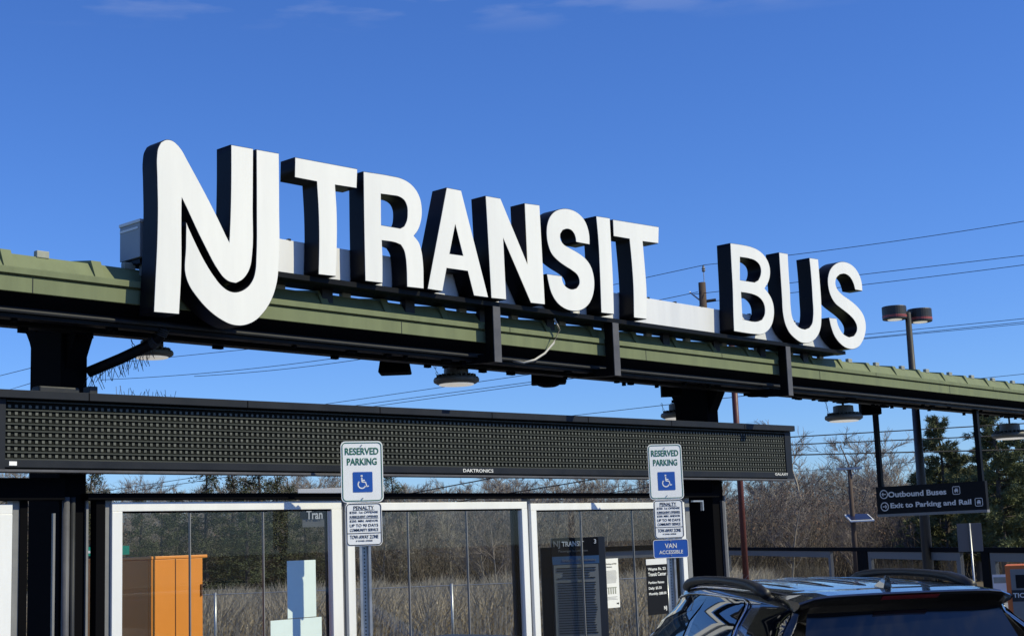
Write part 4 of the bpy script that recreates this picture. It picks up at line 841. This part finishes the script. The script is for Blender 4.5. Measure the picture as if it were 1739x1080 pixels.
# ------------------------------------------------------------------ vegetation
def rv(): return Vector((random.gauss(0, 1), random.gauss(0, 1), random.gauss(0, 1))).normalized()
def bare_tree(seed, H=9.0, spread=.45):
    random.seed(seed); tr = MB(); br = MB()
    def grow(mb, p, d, L, r, lev, segs):
        P = [p]; rr = [r]; cur = d.copy()
        for k in range(segs):
            cur = (cur + rv() * (.10 if lev == 0 else .22) + Z3 * (.05 if lev else .04)).normalized(); p = p + cur * (L / segs); P.append(p); rr.append(max(.0075, r * (1 - .75 * (k + 1) / segs)))
        mb.tube(P, rr, 5 if lev == 0 else 3, cap=False); return P
    P0 = grow(tr, Vector((0, 0, -.1)), Z3, H, .013 * H, 0, 8)
    def pt(P, t): x = t * (len(P) - 1); i = min(int(x), len(P) - 2); return P[i].lerp(P[i + 1], x - i), (P[i + 1] - P[i]).normalized()
    for k in range(26):
        t = .16 + .82 * (k / 26) + random.uniform(-.03, .03); p, d = pt(P0, min(t, .99)); a = random.uniform(0, 6.283); side = Vector((math.cos(a), math.sin(a), 0)); d1 = (d * .75 + side * random.uniform(.6, 1.1)).normalized()
        L1 = H * spread * (1.05 - .7 * t) * random.uniform(.7, 1.15); P1 = grow(br, p, d1, L1, .0052 * H * (1.15 - t), 1, 5)
        for j in range(9):
            p, d = pt(P1, random.uniform(.2, 1)); d2 = (d + rv() * .75 + Z3 * .15).normalized(); P2 = grow(br, p, d2, L1 * random.uniform(.25, .5), .0022 * H, 2, 3)
            for i in range(6):
                p, d = pt(P2, random.uniform(.1, 1)); grow(br, p, (d + rv() * .8 + Z3 * .15).normalized(), L1 * random.uniform(.12, .28), .0011 * H, 3, 2)
    return tr, br
def tuft(mb, c, r, n, s):
    vs = []; fs = []
    for k in range(n):
        p = c + rv() * r * random.random() ** .5; a, b = rv() * s, rv() * s; i = len(vs); vs += [p - a * .5, p + a * .5 + b * .15, p + b * .9]; fs.append((i, i + 1, i + 2))
    mb.add(vs, fs)
def needles(mb, c, d, n, L):
    vs = []; fs = []
    for k in range(n):
        q = (d * .7 + rv() * 1.0 + Z3 * .15).normalized(); sd = q.cross(rv()).normalized() * L * .10; i = len(vs); o = c + rv() * L * .45; vs += [o - sd, o + sd, o + q * L]; fs.append((i, i + 1, i + 2))
    mb.add(vs, fs)
def conifer(seed, H=9, Rb=2.3, pine=False):
    random.seed(seed); tr = MB(); lf = MB(); P = [Vector((0, 0, -.1))]; 
    for k in range(8): P.append(Vector((random.uniform(-.05, .05) * k * .3, random.uniform(-.05, .05) * k * .3, H * (k + 1) / 8)))
    tr.tube(P, [.02 * H * (1 - .85 * k / 8) for k in range(9)], 6, cap=False); nl = 70 if not pine else 95
    for k in range(nl):
        t = (.10 + .88 * k / nl) if not pine else (.18 + .8 * k / nl); z = H * t; i = min(int(t * 8), 7); o = P[i].lerp(P[i + 1], t * 8 - i)
        a = random.uniform(0, 6.283); pr = (1 - t) ** (.75 if not pine else .8) * Rb * random.uniform(.45, 1.15) * (1 if not pine else 1.2) + .18; d = Vector((math.cos(a), math.sin(a), random.uniform(.0, .45) if pine else random.uniform(-.1, .35)))
        e = o + d * pr; tr.tube([o, o.lerp(e, .5) - Z3 * .04, e], [.012 * H * (1 - t) * .5 + .01, .012, .005], 3, cap=False); m = max(3, int(pr * 5))
        for j in range(m):
            f = (.25 + .75 * (j + random.random()) / m) if not pine else (.3 + .72 * (j + random.random()) / m); c = o.lerp(e, min(f, 1.02)) + rv() * .16 + Z3 * .05
            if pine: needles(lf, c, d.normalized(), 44, .26)
            else: tuft(lf, c, .27, 26, .10)
    return tr, lf
def place(proto_tr, proto_lf, mt, ml, nm, cat, lab, grp, p, sc_, rz, crown='crown'):
    a = bpy.data.objects.new(nm, None); C.objects.link(a); a.location = p; a.scale = (sc_[0], sc_[0], sc_[1]); a.rotation_euler = (0, 0, rz); tag(a, lab, cat, grp)
    for n_, me in (('trunk', proto_tr), (crown, proto_lf)):
        o = bpy.data.objects.new(n_, me); C.objects.link(o); o.parent = a
    return a
def mesh_of(mb, nm, m):
    me = bpy.data.meshes.new(nm); me.from_pydata(mb.v, [], mb.f); me.materials.append(m); return me
BT = []
for k in range(5): a, b = bare_tree(11 + k, 9, (.5, .42, .36, .55, .46)[k]); BT.append((mesh_of(a, 'trunk', m_bark), mesh_of(b, 'crown', m_bark)))
CF = []
for k in range(3): a, b = conifer(40 + k, 9, 2.6); CF.append((mesh_of(a, 'trunk', m_barkd), mesh_of(b, 'crown', m_nee)))
PN = []
for k in range(2): a, b = conifer(60 + k, 9, 2.6, True); PN.append((mesh_of(a, 'trunk', m_barkd), mesh_of(b, 'crown', m_need)))
random.seed(99)
def hz(u): return 956.5 - .0388 * u
def topline(u):
    pts = [(0, 812), (120, 815), (200, 834), (330, 838), (400, 815), (560, 812), (660, 830), (740, 838), (830, 822), (900, 812), (1110, 815), (1240, 815), (1300, 808), (1340, 795), (1380, 790), (1420, 802), (1455, 785), (1490, 792), (1515, 782), (1560, 800), (1620, 810), (1760, 800)]
    for (a, b), (c, d) in zip(pts, pts[1:]):
        if a <= u <= c: return b + (d - b) * (u - a) / (c - a)
    return 810
def ground_at(u, D): p = dp(u, 930, D); return Vector((p.x, p.y, 0))
nb = 0
for row_, (D0, n_, dy) in enumerate(((72, 44, 30), (84, 52, 14), (97, 58, 4), (112, 62, 0))):
    for k in range(n_):
        u = -40 + (1830) * (k + random.random()) / n_; D = D0 + random.uniform(-6, 6); top = topline(u) - (12 if u < 1240 else 0) + dy + random.uniform(0, 24); H = (hz(u) - top) / F * D + EYE
        m = random.choice(BT); place(m[0], m[1], 0, 0, 'bare_tree', 'tree', 'leafless grey-brown tree in the woods beyond the bus stop', 'bare trees of the woods', ground_at(u, D), (max(.75, H / 9 * random.uniform(.85, 1.1)), H / 9), random.uniform(0, 6.28)); nb += 1
for (u, D, top, wd, k, lab) in ((1372, 80, 729, 1.15, 0, 'tallest leafless tree, just right of the display end'), (1455, 86, 750, 1.1, 1, 'leafless tree with rounded top left of the hanging sign'), (1515, 88, 755, 1.1, 3, 'leafless tree behind the lamp post and hanging sign rods')):
    H = (hz(u) - top) / F * D + EYE; place(*BT[k], 0, 0, 'bare_tree', 'tree', lab, 'bare trees of the woods', ground_at(u, D), (wd, H / 9), 1.3 * k)
for i, (u, D, top, wd) in enumerate(((20, 44, 815, .55), (155, 46, 788, .7), (240, 52, 838, .55), (300, 50, 836, .6), (350, 46, 794, .7), (395, 50, 806, .8), (440, 47, 790, .85), (470, 50, 808, .7), (490, 52, 822, .6), (540, 55, 850, .5), (668, 60, 796, .7), (640, 64, 815, .4), (275, 44, 868, .6), (420, 43, 862, .6), (520, 46, 872, .5), (700, 62, 850, .5))):
    H = (hz(u) - top) / F * D + EYE; m = CF[i % 3]; place(m[0], m[1], 0, 0, 'evergreen_tree', 'tree', 'dark green bushy evergreen behind the left and middle glass bays', 'evergreens behind the shelter', ground_at(u, D), (wd, H / 9), i * 1.7)
for i, (u, D, top, wd, lab) in enumerate(((1612, 46, 706, .62, 'tall dark pine seen inside the frame of the hanging sign'), (1705, 42, 690, .75, 'tall dark pine at the right edge behind the round lamp'), (1560, 60, 835, .6, 'low pine behind the lamp post'), (1660, 50, 792, .7, 'shorter pine between the two tall pines'), (1760, 44, 745, .8, 'pine cut by the right picture edge'), (1600, 52, 850, .8, 'broad low pine under the hanging sign'), (1640, 56, 770, .9, 'full pine just behind the near rod of the hanging sign'), (1690, 54, 760, .95, 'full pine behind the small grey sign back'), (1575, 58, 800, .75, 'pine partly hidden by the lamp post'))):
    H = (hz(u) - top) / F * D + EYE; m = PN[i % 2]; place(m[0], m[1], 0, 0, 'pine_tree', 'tree', lab, None, ground_at(u, D), (wd, H / 9), i * 2.1)
for k in range(26):
    u = 560 + 680 * (k + random.random()) / 26 if k < 18 else 1235 + 330 * (k - 18 + random.random()) / 8; D = random.uniform(47, 60); top = random.uniform(828, 872); H = (hz(u) - top) / F * D + EYE; m = random.choice(BT)
    place(m[0], m[1], 0, 0, 'bare_tree', 'tree', 'smaller pale leafless tree at the near edge of the woods', 'pale trees at the edge of the woods', ground_at(u, D), (H / 9 * random.uniform(.9, 1.3), H / 9), random.uniform(0, 6.28))
# thicket (uncountable)
random.seed(21); tw = MB(); lv = MB()
for k in range(12000):
    u = random.uniform(-60, 1800); D = random.uniform(50, 78); p = ground_at(u, D); hh = random.uniform(1.0, 3.6) * (1.0 if u < 1230 else 1.0); d = (Z3 + rv() * .35).normalized(); q = p + d * hh * .55; e = q + (d + rv() * .5).normalized() * hh * .45
    tw.tube([p, q, e], [.016, .011, .005], 3, cap=False)
    for j in range(2):
        s = p.lerp(q, random.uniform(.5, 1)); tw.tube([s, s + (d + rv() * .9).normalized() * hh * random.uniform(.15, .35)], [.010, .004], 3, cap=False)
    if random.random() < (.14 if u < 1230 else .36): tuft(lv, e, .45, 12, .075)
tag(link('thicket', tw, m_twig), 'tangle of bare shrubs filling the ground below the woods', 'thicket', kind='stuff')
tag(link('dry_foliage', lv, m_leafb), 'rust brown dry leaves clinging in the undergrowth', 'dry leaves', kind='stuff')
# reeds
rd = MB(); vs = []; fs = []
for k in range(44000):
    u = random.uniform(-40, 1300); D = 27 + 21 * random.random() ** 1.2; p = ground_at(u, D); wob = .10 * math.sin(u * .021 + D * .3) + .07 * math.sin(u * .053) + .09 * math.sin(u * .13 + D) ; cl = math.sin(u * .09 + D * 1.3) * math.sin(u * .037 - D * .7); hh = (1.9 - 60 / F * D) * random.uniform(.62, 1.08) + wob
    l = rh * (random.gauss(.04, .17) + .06 * cl) + fh * random.gauss(0, .1); ww = random.uniform(.008, .017); i = len(vs)
    vs += [p - rh * ww, p + rh * ww, p + l * .5 + Z3 * hh * .6 + rh * ww * .8, p + l * .5 + Z3 * hh * .6 - rh * ww * .8, p + l * 1.6 + Z3 * hh]; fs += [(i, i + 1, i + 2, i + 3), (i + 3, i + 2, i + 4)]
rd.add(vs, fs); tag(link('reeds', rd, m_reed), 'tall dry tan reeds behind the chain-link fence', 'reeds', kind='stuff')
# chain-link fence
a, b = ground_at(150, 24), ground_at(1150, 24); r_ = (b - a).normalized(); f_ = Vector((-r_.y, r_.x, 0)); Ln = (b - a).length; zf = 1.9 - 66 / F * 24
t = thing('chain_link_fence', a, 'grey chain-link fence in front of the tan reeds', 'fence')
u0 = [(ground_at(u, 24) - a).dot(r_) for u in (200, 365, 565, 765, 965, 1130)]
for x in u0: link('fence_post', MB().tube([a + r_ * x, a + r_ * x + Z3 * (zf + .03)], .022, 8), m_steel, t, smooth=True)
link('top_rail', MB().tube([a + Z3 * zf, b + Z3 * zf], .008, 6), m_steel, t)
g = MB(); x = -zf
while x < Ln:
    for s in (0, 1):
        p0, p1 = (x, 0), (x + zf, zf)
        if s: p0, p1 = (x + zf, 0), (x, zf)
        g.tube([a + r_ * p0[0] + Z3 * (p0[1] + .03), a + r_ * p1[0] + Z3 * p1[1]], .0016, 3, cap=False)
    x += .085
link('mesh', g, m_steel, t)
